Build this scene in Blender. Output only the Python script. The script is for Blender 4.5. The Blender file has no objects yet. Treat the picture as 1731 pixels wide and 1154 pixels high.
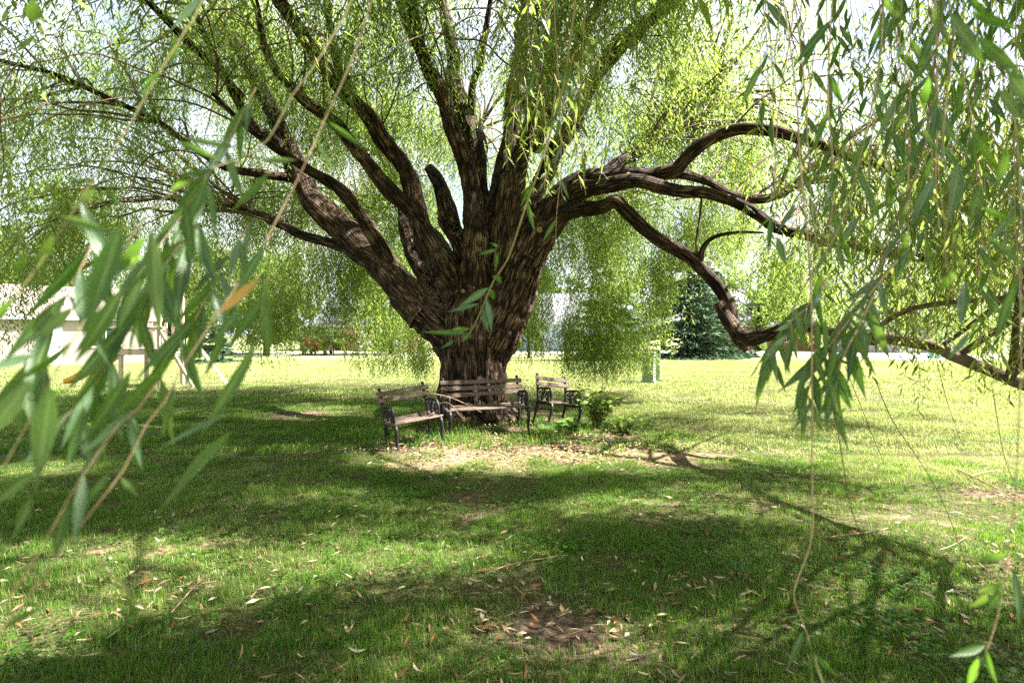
import bpy, math, random
import numpy as np
from mathutils import Vector, Matrix, noise as mnoise

random.seed(7)
rng = np.random.default_rng(11)
R = math.radians
scene = bpy.context.scene
C = scene.collection

# ------------------------------------------------------------------ camera
FPX, CXP, HYP, HCAM = 962.0, 865.5, 567.0, 1.58      # focal length and horizon of the photograph, in its pixels
cam_data = bpy.data.cameras.new('camera')
cam = bpy.data.objects.new('camera', cam_data)
C.objects.link(cam)
cam.location = (0, 0, HCAM)
cam.rotation_euler = (R(90), 0, 0)
cam_data.sensor_width = 36.0
cam_data.lens = 36.0 * FPX / 1731.0
cam_data.shift_y = -(577.0 - HYP) / 1731.0
cam_data.clip_start = 0.05
cam_data.clip_end = 3000
cam_data.dof.use_dof = True
cam_data.dof.focus_distance = 9.5
cam_data.dof.aperture_fstop = 4.6
scene.camera = cam

# ------------------------------------------------------------------ sky, sun, exposure
SUN_EL, SUN_AZ = R(52), R(89)                        # azimuth measured from +Y towards +X
SH = Vector((math.sin(SUN_AZ), math.cos(SUN_AZ)))
world = bpy.data.worlds.new('World')
scene.world = world
world.use_nodes = True
wn, wl = world.node_tree.nodes, world.node_tree.links
wn.clear()
w_out = wn.new('ShaderNodeOutputWorld')
w_bg = wn.new('ShaderNodeBackground')
w_sky = wn.new('ShaderNodeTexSky')
w_sky.sky_type = 'NISHITA'
w_sky.sun_disc = False
w_sky.sun_elevation = SUN_EL
w_sky.sun_rotation = SUN_AZ
w_sky.air_density = 1.0
w_sky.dust_density = 2.2
w_sky.ozone_density = 1.0
w_co = wn.new('ShaderNodeTexCoord')
w_no = wn.new('ShaderNodeTexNoise')
w_no.inputs['Scale'].default_value = 2.6
w_no.inputs['Detail'].default_value = 2.5
w_no.inputs['Roughness'].default_value = 0.6
w_rp = wn.new('ShaderNodeValToRGB')
w_rp.color_ramp.elements[0].position = 0.30
w_rp.color_ramp.elements[1].position = 0.60
w_mx = wn.new('ShaderNodeMix')
w_mx.data_type = 'RGBA'
w_mx.inputs[7].default_value = (5.0, 5.1, 5.3, 1)      # thin bright summer cloud
wl.new(w_co.outputs['Generated'], w_no.inputs['Vector'])
wl.new(w_no.outputs['Fac'], w_rp.inputs['Fac'])
wl.new(w_rp.outputs['Color'], w_mx.inputs[0])
wl.new(w_sky.outputs['Color'], w_mx.inputs[6])
wl.new(w_mx.outputs[2], w_bg.inputs['Color'])
w_bg.inputs['Strength'].default_value = 0.05
wl.new(w_bg.outputs['Background'], w_out.inputs['Surface'])
world.cycles.sampling_method = 'MANUAL'
world.cycles.sample_map_resolution = 256

sun_data = bpy.data.lights.new('sun', 'SUN')
sun_data.energy = 5.0
sun_data.angle = R(0.53)
sun_data.color = (1.0, 0.95, 0.86)
sun = bpy.data.objects.new('sun', sun_data)
C.objects.link(sun)
sun.location = (20, 4, 30)
sd = Vector((SH.x * math.cos(SUN_EL), SH.y * math.cos(SUN_EL), math.sin(SUN_EL)))
sun.rotation_euler = sd.to_track_quat('Z', 'Y').to_euler()

scene.view_settings.view_transform = 'Standard'
scene.view_settings.look = 'None'
scene.view_settings.gamma = 1.0
scene.view_settings.use_curve_mapping = False
scene.view_settings.exposure = 2.88
scene.render.engine = 'CYCLES'
scene.cycles.use_denoising = False
scene.cycles.max_bounces = 6
scene.cycles.diffuse_bounces = 3
scene.cycles.glossy_bounces = 2
scene.cycles.transmission_bounces = 3
scene.cycles.transparent_max_bounces = 4
scene.cycles.use_adaptive_sampling = True
scene.cycles.adaptive_threshold = 0.014


# ------------------------------------------------------------------ helpers
def P(px, py, Y):
    """A point at distance Y whose direction was measured in the photograph."""
    return Vector(((px - CXP) / FPX * Y, Y, HCAM + (HYP - py) / FPX * Y))


def G(px, py):
    """The ground point measured in the photograph (flat ground)."""
    Y = HCAM * FPX / (py - HYP)
    return ((px - CXP) / FPX * Y, Y)


def proj(x, y, z):
    return CXP + x / y * FPX, HYP - (z - HCAM) / y * FPX


TRX, TRY = -0.68, 10.0


def gz(x, y):
    d2 = (x - TRX) ** 2 + (y - TRY + 0.3) ** 2
    h = 0.13 * np.exp(-d2 / 3.2)
    h = h + 0.018 * np.sin(x * 1.3 + 0.7 * y) * np.cos(y * 0.9 - 0.4 * x) * np.exp(-((y - 8) / 14) ** 2)
    return h


def tag(o, label=None, cat=None, group=None, kind=None):
    if label: o['label'] = label
    if cat: o['category'] = cat
    if group: o['group'] = group
    if kind: o['kind'] = kind
    return o


def empty(name, loc=(0, 0, 0), rz=0.0):
    o = bpy.data.objects.new(name, None)
    C.objects.link(o)
    o.location = loc
    o.rotation_euler = (0, 0, rz)
    o.empty_display_size = 0.1
    return o


def link(name, mesh, parent=None, loc=(0, 0, 0), rot=None):
    o = bpy.data.objects.new(name, mesh)
    C.objects.link(o)
    o.parent = parent
    o.location = loc
    if rot is not None:
        o.rotation_euler = rot
    return o


def np_mesh(name, V, F, mat=None, smooth=False):
    """V (n,3) and F: list of tuples, or (m,3)/(m,4) array."""
    me = bpy.data.meshes.new(name)
    V = np.asarray(V, dtype=np.float32)
    if isinstance(F, np.ndarray):
        m, k = F.shape
        me.vertices.add(len(V))
        me.vertices.foreach_set('co', V.ravel())
        me.loops.add(m * k)
        me.loops.foreach_set('vertex_index', F.astype(np.int32).ravel())
        me.polygons.add(m)
        me.polygons.foreach_set('loop_start', np.arange(0, m * k, k, dtype=np.int32))
        me.polygons.foreach_set('loop_total', np.full(m, k, dtype=np.int32))
        me.update(calc_edges=True)
    else:
        me.from_pydata([tuple(v) for v in V.tolist()], [], F)
        me.update()
    if smooth:
        me.polygons.foreach_set('use_smooth', np.ones(len(me.polygons), dtype=bool))
    if mat is not None:
        me.materials.append(mat)
    return me


class MB:
    """Collects boxes, bars, tubes and prisms for one mesh."""
    def __init__(self):
        self.V, self.F = [], []

    def add(self, V, F):
        b = len(self.V)
        self.V += [tuple(v) for v in V]
        self.F += [tuple(i + b for i in f) for f in F]
        return self

    def box(self, c, s, rot=None):
        hx, hy, hz = s[0] / 2, s[1] / 2, s[2] / 2
        vs = [Vector((x, y, z)) for x in (-hx, hx) for y in (-hy, hy) for z in (-hz, hz)]
        if rot is not None:
            vs = [rot @ v for v in vs]
        vs = [v + Vector(c) for v in vs]
        return self.add(vs, [(0, 1, 3, 2), (4, 6, 7, 5), (0, 4, 5, 1), (2, 3, 7, 6), (0, 2, 6, 4), (1, 5, 7, 3)])

    def bbox(self, c, s, b=0.004, rot=None):
        """Box with chamfered long edges along its longest axis."""
        ax = max(range(3), key=lambda i: s[i])
        o = [i for i in range(3) if i != ax]
        h = [s[0] / 2, s[1] / 2, s[2] / 2]
        a, d = h[o[0]], h[o[1]]
        prof = [(-a + b, -d), (a - b, -d), (a, -d + b), (a, d - b), (a - b, d), (-a + b, d), (-a, d - b), (-a, -d + b)]
        vs = []
        for e in (-1, 1):
            for p in prof:
                v = [0, 0, 0]
                v[ax] = e * h[ax]
                v[o[0]], v[o[1]] = p
                vs.append(Vector(v))
        if rot is not None:
            vs = [rot @ v for v in vs]
        vs = [v + Vector(c) for v in vs]
        F = [(i, (i + 1) % 8, 8 + (i + 1) % 8, 8 + i) for i in range(8)] + [tuple(range(7, -1, -1)), tuple(range(8, 16))]
        return self.add(vs, F)

    def tube(self, pts, rad, n=6, cap=True):
        V, F = tube_np(np.array([tuple(p) for p in pts], float), np.broadcast_to(np.asarray(rad, float), (len(pts),)), n)[:2]
        self.add(V.tolist(), F.tolist())
        if cap:
            m = len(pts)
            b = len(self.V) - len(V)
            self.F.append(tuple(b + i for i in range(n - 1, -1, -1)))
            self.F.append(tuple(b + (m - 1) * n + i for i in range(n)))
        return self

    def build(self, name, mat, parent=None, loc=(0, 0, 0), smooth=False):
        me = bpy.data.meshes.new(name)
        me.from_pydata([tuple(v) for v in self.V], [], self.F)
        me.update()
        if smooth:
            me.polygons.foreach_set('use_smooth', np.ones(len(me.polygons), dtype=bool))
        me.materials.append(mat)
        return link(name, me, parent, loc)


def resample(P_, W, step):
    """Catmull-Rom through points P_ (n,3) with widths W; returns evenly spaced points."""
    P_ = np.asarray(P_, float)
    W = np.asarray(W, float)
    n = len(P_)
    ext = np.vstack([2 * P_[0] - P_[1], P_, 2 * P_[-1] - P_[-2]])
    out, ow = [], []
    for i in range(n - 1):
        p0, p1, p2, p3 = ext[i:i + 4]
        k = max(2, int(np.linalg.norm(p2 - p1) / step))
        t = np.linspace(0, 1, k, endpoint=False)[:, None]
        out.append(0.5 * ((2 * p1) + (-p0 + p2) * t + (2 * p0 - 5 * p1 + 4 * p2 - p3) * t ** 2 + (-p0 + 3 * p1 - 3 * p2 + p3) * t ** 3))
        ow.append(W[i] + (W[i + 1] - W[i]) * t[:, 0])
    out.append(P_[-1:])
    ow.append(W[-1:])
    return np.vstack(out), np.concatenate(ow)


def frames(Pt):
    T = np.gradient(Pt, axis=0)
    T /= np.linalg.norm(T, axis=1)[:, None] + 1e-9
    N = np.zeros_like(Pt)
    a = np.array([0.3, -1.0, 0.2]) if abs(T[0] @ np.array([0.3, -1, 0.2])) < 0.95 else np.array([1.0, 0, 0])
    N[0] = a - T[0] * (a @ T[0])
    N[0] /= np.linalg.norm(N[0])
    for i in range(1, len(Pt)):
        v = N[i - 1] - T[i] * (N[i - 1] @ T[i])
        N[i] = v / (np.linalg.norm(v) + 1e-9)
    B = np.cross(T, N)
    return T, N, B


def tube_np(Pt, rad, n):
    T, N, B = frames(Pt)
    th = np.linspace(0, 2 * math.pi, n, endpoint=False)
    m = len(Pt)
    D = N[:, None, :] * np.cos(th)[None, :, None] + B[:, None, :] * np.sin(th)[None, :, None]
    V = Pt[:, None, :] + D * rad[:, None, None]
    i = np.arange(m - 1)[:, None] * n
    j = np.arange(n)[None, :]
    F = np.stack([i + j, i + (j + 1) % n, i + n + (j + 1) % n, i + n + j], -1).reshape(-1, 4)
    return V.reshape(-1, 3), F, D.reshape(-1, 3), th


# value noise (numpy) for bark relief
_perm = rng.permutation(4096)
_val = rng.random(4096)


def vnoise(x, y, z=0.0):
    x, y, z = np.broadcast_arrays(np.asarray(x, float), np.asarray(y, float), np.asarray(z, float))
    xi, yi, zi = np.floor(x).astype(int), np.floor(y).astype(int), np.floor(z).astype(int)
    xf, yf, zf = x - xi, y - yi, z - zi
    u, v, w = xf * xf * (3 - 2 * xf), yf * yf * (3 - 2 * yf), zf * zf * (3 - 2 * zf)

    def h(a, b, c):
        return _val[_perm[(_perm[(_perm[a & 4095] + b) & 4095] + c) & 4095]]
    r = 0
    for dx, wx in ((0, 1 - u), (1, u)):
        for dy, wy in ((0, 1 - v), (1, v)):
            for dz, wz in ((0, 1 - w), (1, w)):
                r = r + wx * wy * wz * h(xi + dx, yi + dy, zi + dz)
    return r


# ------------------------------------------------------------------ materials
def new_mat(name):
    m = bpy.data.materials.new(name)
    m.use_nodes = True
    nt = m.node_tree
    nt.nodes.clear()
    out = nt.nodes.new('ShaderNodeOutputMaterial')
    return m, nt, out


def ramp(nt, stops):
    r = nt.nodes.new('ShaderNodeValToRGB')
    e = r.color_ramp.elements
    while len(e) < len(stops):
        e.new(0.5)
    for k, (p, c) in enumerate(stops):
        e[k].position = p
        e[k].color = (*c, 1)
    return r


def noise_node(nt, scale, detail=5, rough=0.6, coord='Object', stretch=None):
    tc = nt.nodes.new('ShaderNodeTexCoord')
    n = nt.nodes.new('ShaderNodeTexNoise')
    n.inputs['Scale'].default_value = scale
    n.inputs['Detail'].default_value = detail
    n.inputs['Roughness'].default_value = rough
    if stretch:
        mp = nt.nodes.new('ShaderNodeMapping')
        mp.inputs['Scale'].default_value = stretch
        nt.links.new(tc.outputs[coord], mp.inputs['Vector'])
        nt.links.new(mp.outputs['Vector'], n.inputs['Vector'])
    else:
        nt.links.new(tc.outputs[coord], n.inputs['Vector'])
    return n


def mat_noise(name, stops, scale=6, rough=0.7, bump=0.0, detail=6, stretch=None, metallic=0.0, spec=0.3, bumpscale=None, coord='Object'):
    m, nt, out = new_mat(name)
    b = nt.nodes.new('ShaderNodeBsdfPrincipled')
    n = noise_node(nt, scale, detail, 0.62, coord, stretch)
    r = ramp(nt, stops)
    nt.links.new(n.outputs['Fac'], r.inputs['Fac'])
    nt.links.new(r.outputs['Color'], b.inputs['Base Color'])
    b.inputs['Roughness'].default_value = rough
    b.inputs['Metallic'].default_value = metallic
    b.inputs['Specular IOR Level'].default_value = spec
    if bump:
        n2 = noise_node(nt, bumpscale or scale * 3, 8, 0.65, coord, stretch)
        bp = nt.nodes.new('ShaderNodeBump')
        bp.inputs['Strength'].default_value = bump
        bp.inputs['Distance'].default_value = 0.02
        nt.links.new(n2.outputs['Fac'], bp.inputs['Height'])
        nt.links.new(bp.outputs['Normal'], b.inputs['Normal'])
    nt.links.new(b.outputs['BSDF'], out.inputs['Surface'])
    return m


def mat_leaf(name, cols, tcols, rough=0.42, spec=0.35, trans=0.45, ribbed=False):
    """Thin leaf: diffuse and sheen on the surface, light let through."""
    m, nt, out = new_mat(name)
    b = nt.nodes.new('ShaderNodeBsdfPrincipled')
    b.inputs['Roughness'].default_value = rough
    b.inputs['Specular IOR Level'].default_value = spec
    t = nt.nodes.new('ShaderNodeBsdfTranslucent')
    mx = nt.nodes.new('ShaderNodeMixShader')
    mx.inputs['Fac'].default_value = trans
    oi = nt.nodes.new('ShaderNodeObjectInfo')
    at = nt.nodes.new('ShaderNodeAttribute')
    at.attribute_name = 'vary'
    ad = nt.nodes.new('ShaderNodeMath')
    ad.operation = 'ADD'
    fr = nt.nodes.new('ShaderNodeMath')
    fr.operation = 'FRACT'
    nt.links.new(oi.outputs['Random'], ad.inputs[0])
    nt.links.new(at.outputs['Fac'], ad.inputs[1])
    nt.links.new(ad.outputs[0], fr.inputs[0])
    n = len(cols)
    r1 = ramp(nt, [(i / max(1, n - 1), c) for i, c in enumerate(cols)])
    r2 = ramp(nt, [(i / max(1, n - 1), c) for i, c in enumerate(tcols)])
    nt.links.new(fr.outputs[0], r1.inputs['Fac'])
    nt.links.new(fr.outputs[0], r2.inputs['Fac'])
    c1, c2 = r1.outputs['Color'], r2.outputs['Color']
    if ribbed:      # pale midrib, side veins and blotches
        uv = nt.nodes.new('ShaderNodeAttribute')
        uv.attribute_name = 'leafuv'
        sp = nt.nodes.new('ShaderNodeSeparateXYZ')
        nt.links.new(uv.outputs['Vector'], sp.inputs[0])
        rib = ramp(nt, [(0.0, (1, 1, 1)), (0.10, (0.75, 0.75, 0.75)), (0.16, (0, 0, 0))])
        nt.links.new(sp.outputs['Y'], rib.inputs['Fac'])
        wv = nt.nodes.new('ShaderNodeTexWave')
        wv.inputs['Scale'].default_value = 7
        wv.inputs['Distortion'].default_value = 1.5
        cm = nt.nodes.new('ShaderNodeCombineXYZ')
        dd = nt.nodes.new('ShaderNodeMath')
        dd.operation = 'MULTIPLY_ADD'
        dd.inputs[1].default_value = -0.12
        nt.links.new(sp.outputs['Y'], dd.inputs[0])
        nt.links.new(sp.outputs['X'], dd.inputs[2])
        nt.links.new(dd.outputs[0], cm.inputs['X'])
        nt.links.new(cm.outputs[0], wv.inputs['Vector'])
        nn = noise_node(nt, 14, 5, 0.7)
        bl = ramp(nt, [(0.35, (0.72, 0.72, 0.72)), (0.65, (1.25, 1.25, 1.1))])
        nt.links.new(nn.outputs['Fac'], bl.inputs['Fac'])
        outs = []
        for c, k in ((c1, 1.0), (c2, 0.6)):
            a1 = nt.nodes.new('ShaderNodeMix')
            a1.data_type = 'RGBA'
            a1.blend_type = 'MULTIPLY'
            a1.inputs[0].default_value = 1.0
            nt.links.new(c, a1.inputs[6])
            nt.links.new(bl.outputs['Color'], a1.inputs[7])
            a2 = nt.nodes.new('ShaderNodeMix')
            a2.data_type = 'RGBA'
            f = nt.nodes.new('ShaderNodeMath')
            f.operation = 'MULTIPLY'
            f.inputs[1].default_value = 0.55 * k
            nt.links.new(rib.outputs['Color'], f.inputs[0])
            nt.links.new(f.outputs[0], a2.inputs[0])
            nt.links.new(a1.outputs[2], a2.inputs[6])
            a2.inputs[7].default_value = (0.22, 0.30, 0.12, 1)
            outs.append(a2.outputs[2])
        c1, c2 = outs
        bp = nt.nodes.new('ShaderNodeBump')
        bp.inputs['Strength'].default_value = 0.25
        bp.inputs['Distance'].default_value = 0.002
        nt.links.new(wv.outputs['Fac'], bp.inputs['Height'])
        nt.links.new(bp.outputs['Normal'], b.inputs['Normal'])
    nt.links.new(c1, b.inputs['Base Color'])
    nt.links.new(c2, t.inputs['Color'])
    nt.links.new(b.outputs['BSDF'], mx.inputs[1])
    nt.links.new(t.outputs['BSDF'], mx.inputs[2])
    nt.links.new(mx.outputs[0], out.inputs['Surface'])
    return m


M = {}
# willow leaves in the crown
M['willow'] = mat_leaf('willow_leaf', [(0.050, 0.095, 0.022), (0.075, 0.125, 0.032), (0.105, 0.150, 0.046), (0.065, 0.110, 0.034)],
                       [(0.22, 0.35, 0.040), (0.31, 0.44, 0.062), (0.41, 0.50, 0.10), (0.25, 0.38, 0.055)], rough=0.42, spec=0.3, trans=0.54)
# the leaves close to the lens
M['near_leaf'] = mat_leaf('near_willow_leaf', [(0.015, 0.05, 0.007), (0.026, 0.072, 0.010), (0.04, 0.092, 0.018), (0.021, 0.06, 0.009)],
                          [(0.10, 0.24, 0.018), (0.16, 0.32, 0.025), (0.22, 0.36, 0.04), (0.12, 0.27, 0.02)], rough=0.38, spec=0.42, trans=0.42, ribbed=True)
M['pale_leaf'] = mat_leaf('pale_leaf_underside', [(0.05, 0.105, 0.045), (0.07, 0.13, 0.06), (0.042, 0.095, 0.038)],
                          [(0.10, 0.20, 0.035), (0.13, 0.24, 0.05), (0.09, 0.18, 0.03)], rough=0.34, spec=0.5, trans=0.32, ribbed=True)
M['yellow_leaf'] = mat_leaf('dying_leaf', [(0.42, 0.27, 0.10), (0.36, 0.22, 0.08)], [(0.42, 0.28, 0.08), (0.36, 0.22, 0.06)], trans=0.35)
M['dead_leaf'] = mat_leaf('dead_leaf', [(0.21, 0.145, 0.08), (0.29, 0.215, 0.13), (0.24, 0.14, 0.07), (0.34, 0.27, 0.17)],
                          [(0.20, 0.13, 0.06), (0.26, 0.18, 0.09), (0.22, 0.11, 0.04), (0.28, 0.21, 0.12)], rough=0.7, spec=0.15, trans=0.15)
M['rust_leaf'] = mat_leaf('rust_leaf', [(0.22, 0.095, 0.04), (0.18, 0.08, 0.04), (0.25, 0.12, 0.05)],
                          [(0.3, 0.09, 0.02), (0.25, 0.08, 0.02), (0.34, 0.13, 0.03)], rough=0.7, spec=0.15, trans=0.2)
M['pale_dead_leaf'] = mat_leaf('bleached_leaf', [(0.38, 0.32, 0.225), (0.33, 0.27, 0.19), (0.43, 0.375, 0.28)],
                               [(0.3, 0.24, 0.15), (0.26, 0.2, 0.12), (0.32, 0.27, 0.18)], rough=0.7, spec=0.15, trans=0.12)
M['broad_leaf'] = mat_leaf('broad_leaf', [(0.05, 0.12, 0.025), (0.08, 0.16, 0.04), (0.10, 0.18, 0.05)],
                           [(0.14, 0.28, 0.04), (0.2, 0.34, 0.06), (0.24, 0.36, 0.07)], trans=0.42)
M['far_leaf'] = mat_leaf('far_tree_leaf', [(0.06, 0.11, 0.025), (0.09, 0.14, 0.03), (0.12, 0.165, 0.04)],
                         [(0.20, 0.30, 0.05), (0.26, 0.36, 0.06), (0.30, 0.38, 0.07)], rough=0.6, trans=0.42)
M['far_leaf_dark'] = mat_leaf('dark_tree_leaf', [(0.03, 0.065, 0.02), (0.045, 0.085, 0.025), (0.055, 0.10, 0.03)],
                              [(0.06, 0.12, 0.025), (0.09, 0.15, 0.03), (0.10, 0.16, 0.03)], rough=0.6, trans=0.35)
M['lime_leaf'] = mat_leaf('lime_bush_leaf', [(0.09, 0.17, 0.025), (0.13, 0.21, 0.035), (0.07, 0.14, 0.02)],
                          [(0.32, 0.42, 0.05), (0.36, 0.44, 0.06), (0.26, 0.36, 0.04)], rough=0.6, trans=0.45)
M['spruce'] = mat_leaf('spruce_needles', [(0.032, 0.065, 0.032), (0.05, 0.09, 0.045), (0.075, 0.12, 0.055)],
                       [(0.03, 0.06, 0.025), (0.04, 0.08, 0.03), (0.06, 0.1, 0.04)], rough=0.65, spec=0.2, trans=0.18)


def mat_grass(name, stops, tstops, dry=0.5):
    m, nt, out = new_mat(name)
    b = nt.nodes.new('ShaderNodeBsdfPrincipled')
    b.inputs['Roughness'].default_value = 0.5
    b.inputs['Specular IOR Level'].default_value = 0.3
    t = nt.nodes.new('ShaderNodeBsdfTranslucent')
    mx = nt.nodes.new('ShaderNodeMixShader')
    mx.inputs['Fac'].default_value = 0.4
    at = nt.nodes.new('ShaderNodeAttribute')
    at.attribute_name = 'vary'
    ge = nt.nodes.new('ShaderNodeNewGeometry')
    n = nt.nodes.new('ShaderNodeTexNoise')
    n.inputs['Scale'].default_value = 0.55
    n.inputs['Detail'].default_value = 4
    nt.links.new(ge.outputs['Position'], n.inputs['Vector'])
    mm = nt.nodes.new('ShaderNodeMath')
    mm.operation = 'MULTIPLY_ADD'
    mm.inputs[1].default_value = 0.9
    nt.links.new(n.outputs['Fac'], mm.inputs[0])
    a2 = nt.nodes.new('ShaderNodeMath')
    a2.operation = 'MULTIPLY_ADD'
    a2.inputs[1].default_value = 0.75
    a2.inputs[2].default_value = -0.33
    nt.links.new(at.outputs['Fac'], a2.inputs[0])
    nt.links.new(a2.outputs[0], mm.inputs[2])
    r1, r2 = ramp(nt, stops), ramp(nt, tstops)
    nt.links.new(mm.outputs[0], r1.inputs['Fac'])
    nt.links.new(mm.outputs[0], r2.inputs['Fac'])
    nt.links.new(r1.outputs['Color'], b.inputs['Base Color'])
    nt.links.new(r2.outputs['Color'], t.inputs['Color'])
    nt.links.new(b.outputs['BSDF'], mx.inputs[1])
    nt.links.new(t.outputs['BSDF'], mx.inputs[2])
    nt.links.new(mx.outputs[0], out.inputs['Surface'])
    return m


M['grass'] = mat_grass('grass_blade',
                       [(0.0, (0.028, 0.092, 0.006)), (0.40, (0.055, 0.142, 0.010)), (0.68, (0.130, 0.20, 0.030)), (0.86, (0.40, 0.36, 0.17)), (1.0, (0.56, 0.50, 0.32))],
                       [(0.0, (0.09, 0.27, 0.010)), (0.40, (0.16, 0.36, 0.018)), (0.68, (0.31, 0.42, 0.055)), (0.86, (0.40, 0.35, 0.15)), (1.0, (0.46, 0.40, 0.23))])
M['sunlit_dry_grass'] = mat_grass('sunny_lawn_blade',  # drier blades, with the brightness of sunlit lawn in the colour
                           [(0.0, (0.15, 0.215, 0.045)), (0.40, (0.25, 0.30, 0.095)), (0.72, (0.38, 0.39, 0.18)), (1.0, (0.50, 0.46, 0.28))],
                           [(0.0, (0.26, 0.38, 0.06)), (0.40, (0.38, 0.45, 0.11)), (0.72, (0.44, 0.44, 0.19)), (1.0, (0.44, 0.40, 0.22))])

# bark
def mat_bark(name, stops, bump=0.8, fine=1.0, crack=0.38):
    m, nt, out = new_mat(name)
    b = nt.nodes.new('ShaderNodeBsdfPrincipled')
    b.inputs['Roughness'].default_value = 0.85
    b.inputs['Specular IOR Level'].default_value = 0.2
    at = nt.nodes.new('ShaderNodeAttribute')
    at.attribute_name = 'bark'
    mp = nt.nodes.new('ShaderNodeMapping')
    mp.inputs['Scale'].default_value = (58 * fine, 6 * fine, 58 * fine)
    nt.links.new(at.outputs['Vector'], mp.inputs['Vector'])
    n1 = nt.nodes.new('ShaderNodeTexNoise')
    n1.inputs['Scale'].default_value = 1.0
    n1.inputs['Detail'].default_value = 8
    n1.inputs['Roughness'].default_value = 0.68
    n1.inputs['Distortion'].default_value = 0.6
    nt.links.new(mp.outputs['Vector'], n1.inputs['Vector'])
    rl = nt.nodes.new('ShaderNodeAttribute')
    rl.attribute_name = 'relief'
    mm = nt.nodes.new('ShaderNodeMath')
    mm.operation = 'MULTIPLY_ADD'
    mm.inputs[1].default_value = 0.75
    nt.links.new(rl.outputs['Fac'], mm.inputs[0])
    m2 = nt.nodes.new('ShaderNodeMath')
    m2.operation = 'MULTIPLY'
    m2.inputs[1].default_value = 0.55
    nt.links.new(n1.outputs['Fac'], m2.inputs[0])
    nt.links.new(m2.outputs[0], mm.inputs[2])
    r = ramp(nt, stops)
    # long cracks between the ridges, wandering and joining
    mv = nt.nodes.new('ShaderNodeMapping')
    mv.inputs['Scale'].default_value = (27 * fine, 2.1 * fine, 27 * fine)
    nt.links.new(at.outputs['Vector'], mv.inputs['Vector'])
    nd = nt.nodes.new('ShaderNodeTexNoise')
    nd.inputs['Scale'].default_value = 1.3
    nd.inputs['Detail'].default_value = 4
    nt.links.new(mv.outputs['Vector'], nd.inputs['Vector'])
    va = nt.nodes.new('ShaderNodeVectorMath')
    va.operation = 'MULTIPLY_ADD'
    va.inputs[1].default_value = (1.1, 1.1, 1.1)
    nt.links.new(nd.outputs['Color'], va.inputs[0])
    nt.links.new(mv.outputs['Vector'], va.inputs[2])
    vo = nt.nodes.new('ShaderNodeTexVoronoi')
    vo.feature = 'DISTANCE_TO_EDGE'
    vo.inputs['Scale'].default_value = 1.0
    nt.links.new(va.outputs[0], vo.inputs['Vector'])
    cr = nt.nodes.new('ShaderNodeMapRange')
    cr.inputs['From Min'].default_value = 0.0
    cr.inputs['From Max'].default_value = 0.22
    nt.links.new(vo.outputs['Distance'], cr.inputs['Value'])
    hs = nt.nodes.new('ShaderNodeMath')
    hs.operation = 'MULTIPLY_ADD'
    hs.inputs[1].default_value = crack
    nt.links.new(cr.outputs['Result'], hs.inputs[0])
    nt.links.new(mm.outputs[0], hs.inputs[2])
    sb = nt.nodes.new('ShaderNodeMath')
    sb.operation = 'SUBTRACT'
    sb.inputs[1].default_value = crack * 0.72
    nt.links.new(hs.outputs[0], sb.inputs[0])
    nt.links.new(sb.outputs[0], r.inputs['Fac'])
    nt.links.new(r.outputs['Color'], b.inputs['Base Color'])
    bp = nt.nodes.new('ShaderNodeBump')
    bp.inputs['Strength'].default_value = bump
    bp.inputs['Distance'].default_value = 0.05
    nt.links.new(sb.outputs[0], bp.inputs['Height'])
    nt.links.new(bp.outputs['Normal'], b.inputs['Normal'])
    nt.links.new(b.outputs['BSDF'], out.inputs['Surface'])
    return m


M['bark'] = mat_bark('willow_bark', [(0.42, (0.006, 0.0038, 0.0028)), (0.60, (0.034, 0.020, 0.0138)), (0.80, (0.098, 0.061, 0.042)), (1.0, (0.24, 0.17, 0.125))], 1.0)
M['young_bark'] = mat_bark('young_bark', [(0.25, (0.04, 0.025, 0.017)), (0.5, (0.08, 0.052, 0.034)), (0.85, (0.20, 0.145, 0.10))], 0.6, crack=0.10)
M['twig'] = mat_noise('twig_bark', [(0.3, (0.06, 0.038, 0.027)), (0.7, (0.14, 0.09, 0.06))], 30, 0.8, 0.3)
M['yellow_twig'] = mat_noise('yellow_twig', [(0.3, (0.10, 0.095, 0.03)), (0.7, (0.17, 0.15, 0.055))], 60, 0.6, 0.3)
M['tan_twig'] = mat_noise('tan_twig', [(0.3, (0.17, 0.115, 0.06)), (0.7, (0.31, 0.225, 0.13))], 60, 0.65, 0.3)
M['cut_wood'] = mat_noise('cut_wood', [(0.3, (0.20, 0.095, 0.035)), (0.7, (0.33, 0.18, 0.07))], 25, 0.7, 0.2)
M['old_wood'] = mat_noise('weathered_slat', [(0.32, (0.045, 0.03, 0.022)), (0.5, (0.115, 0.082, 0.064)), (0.68, (0.235, 0.185, 0.155))], 7, 0.85, 0.8,
                          stretch=(1.0, 14, 14), bumpscale=9)
M['iron'] = mat_noise('cast_iron', [(0.35, (0.006, 0.0055, 0.0055)), (0.62, (0.016, 0.014, 0.013)), (0.8, (0.05, 0.03, 0.022))], 14, 0.55, 0.3, spec=0.4)


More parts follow.
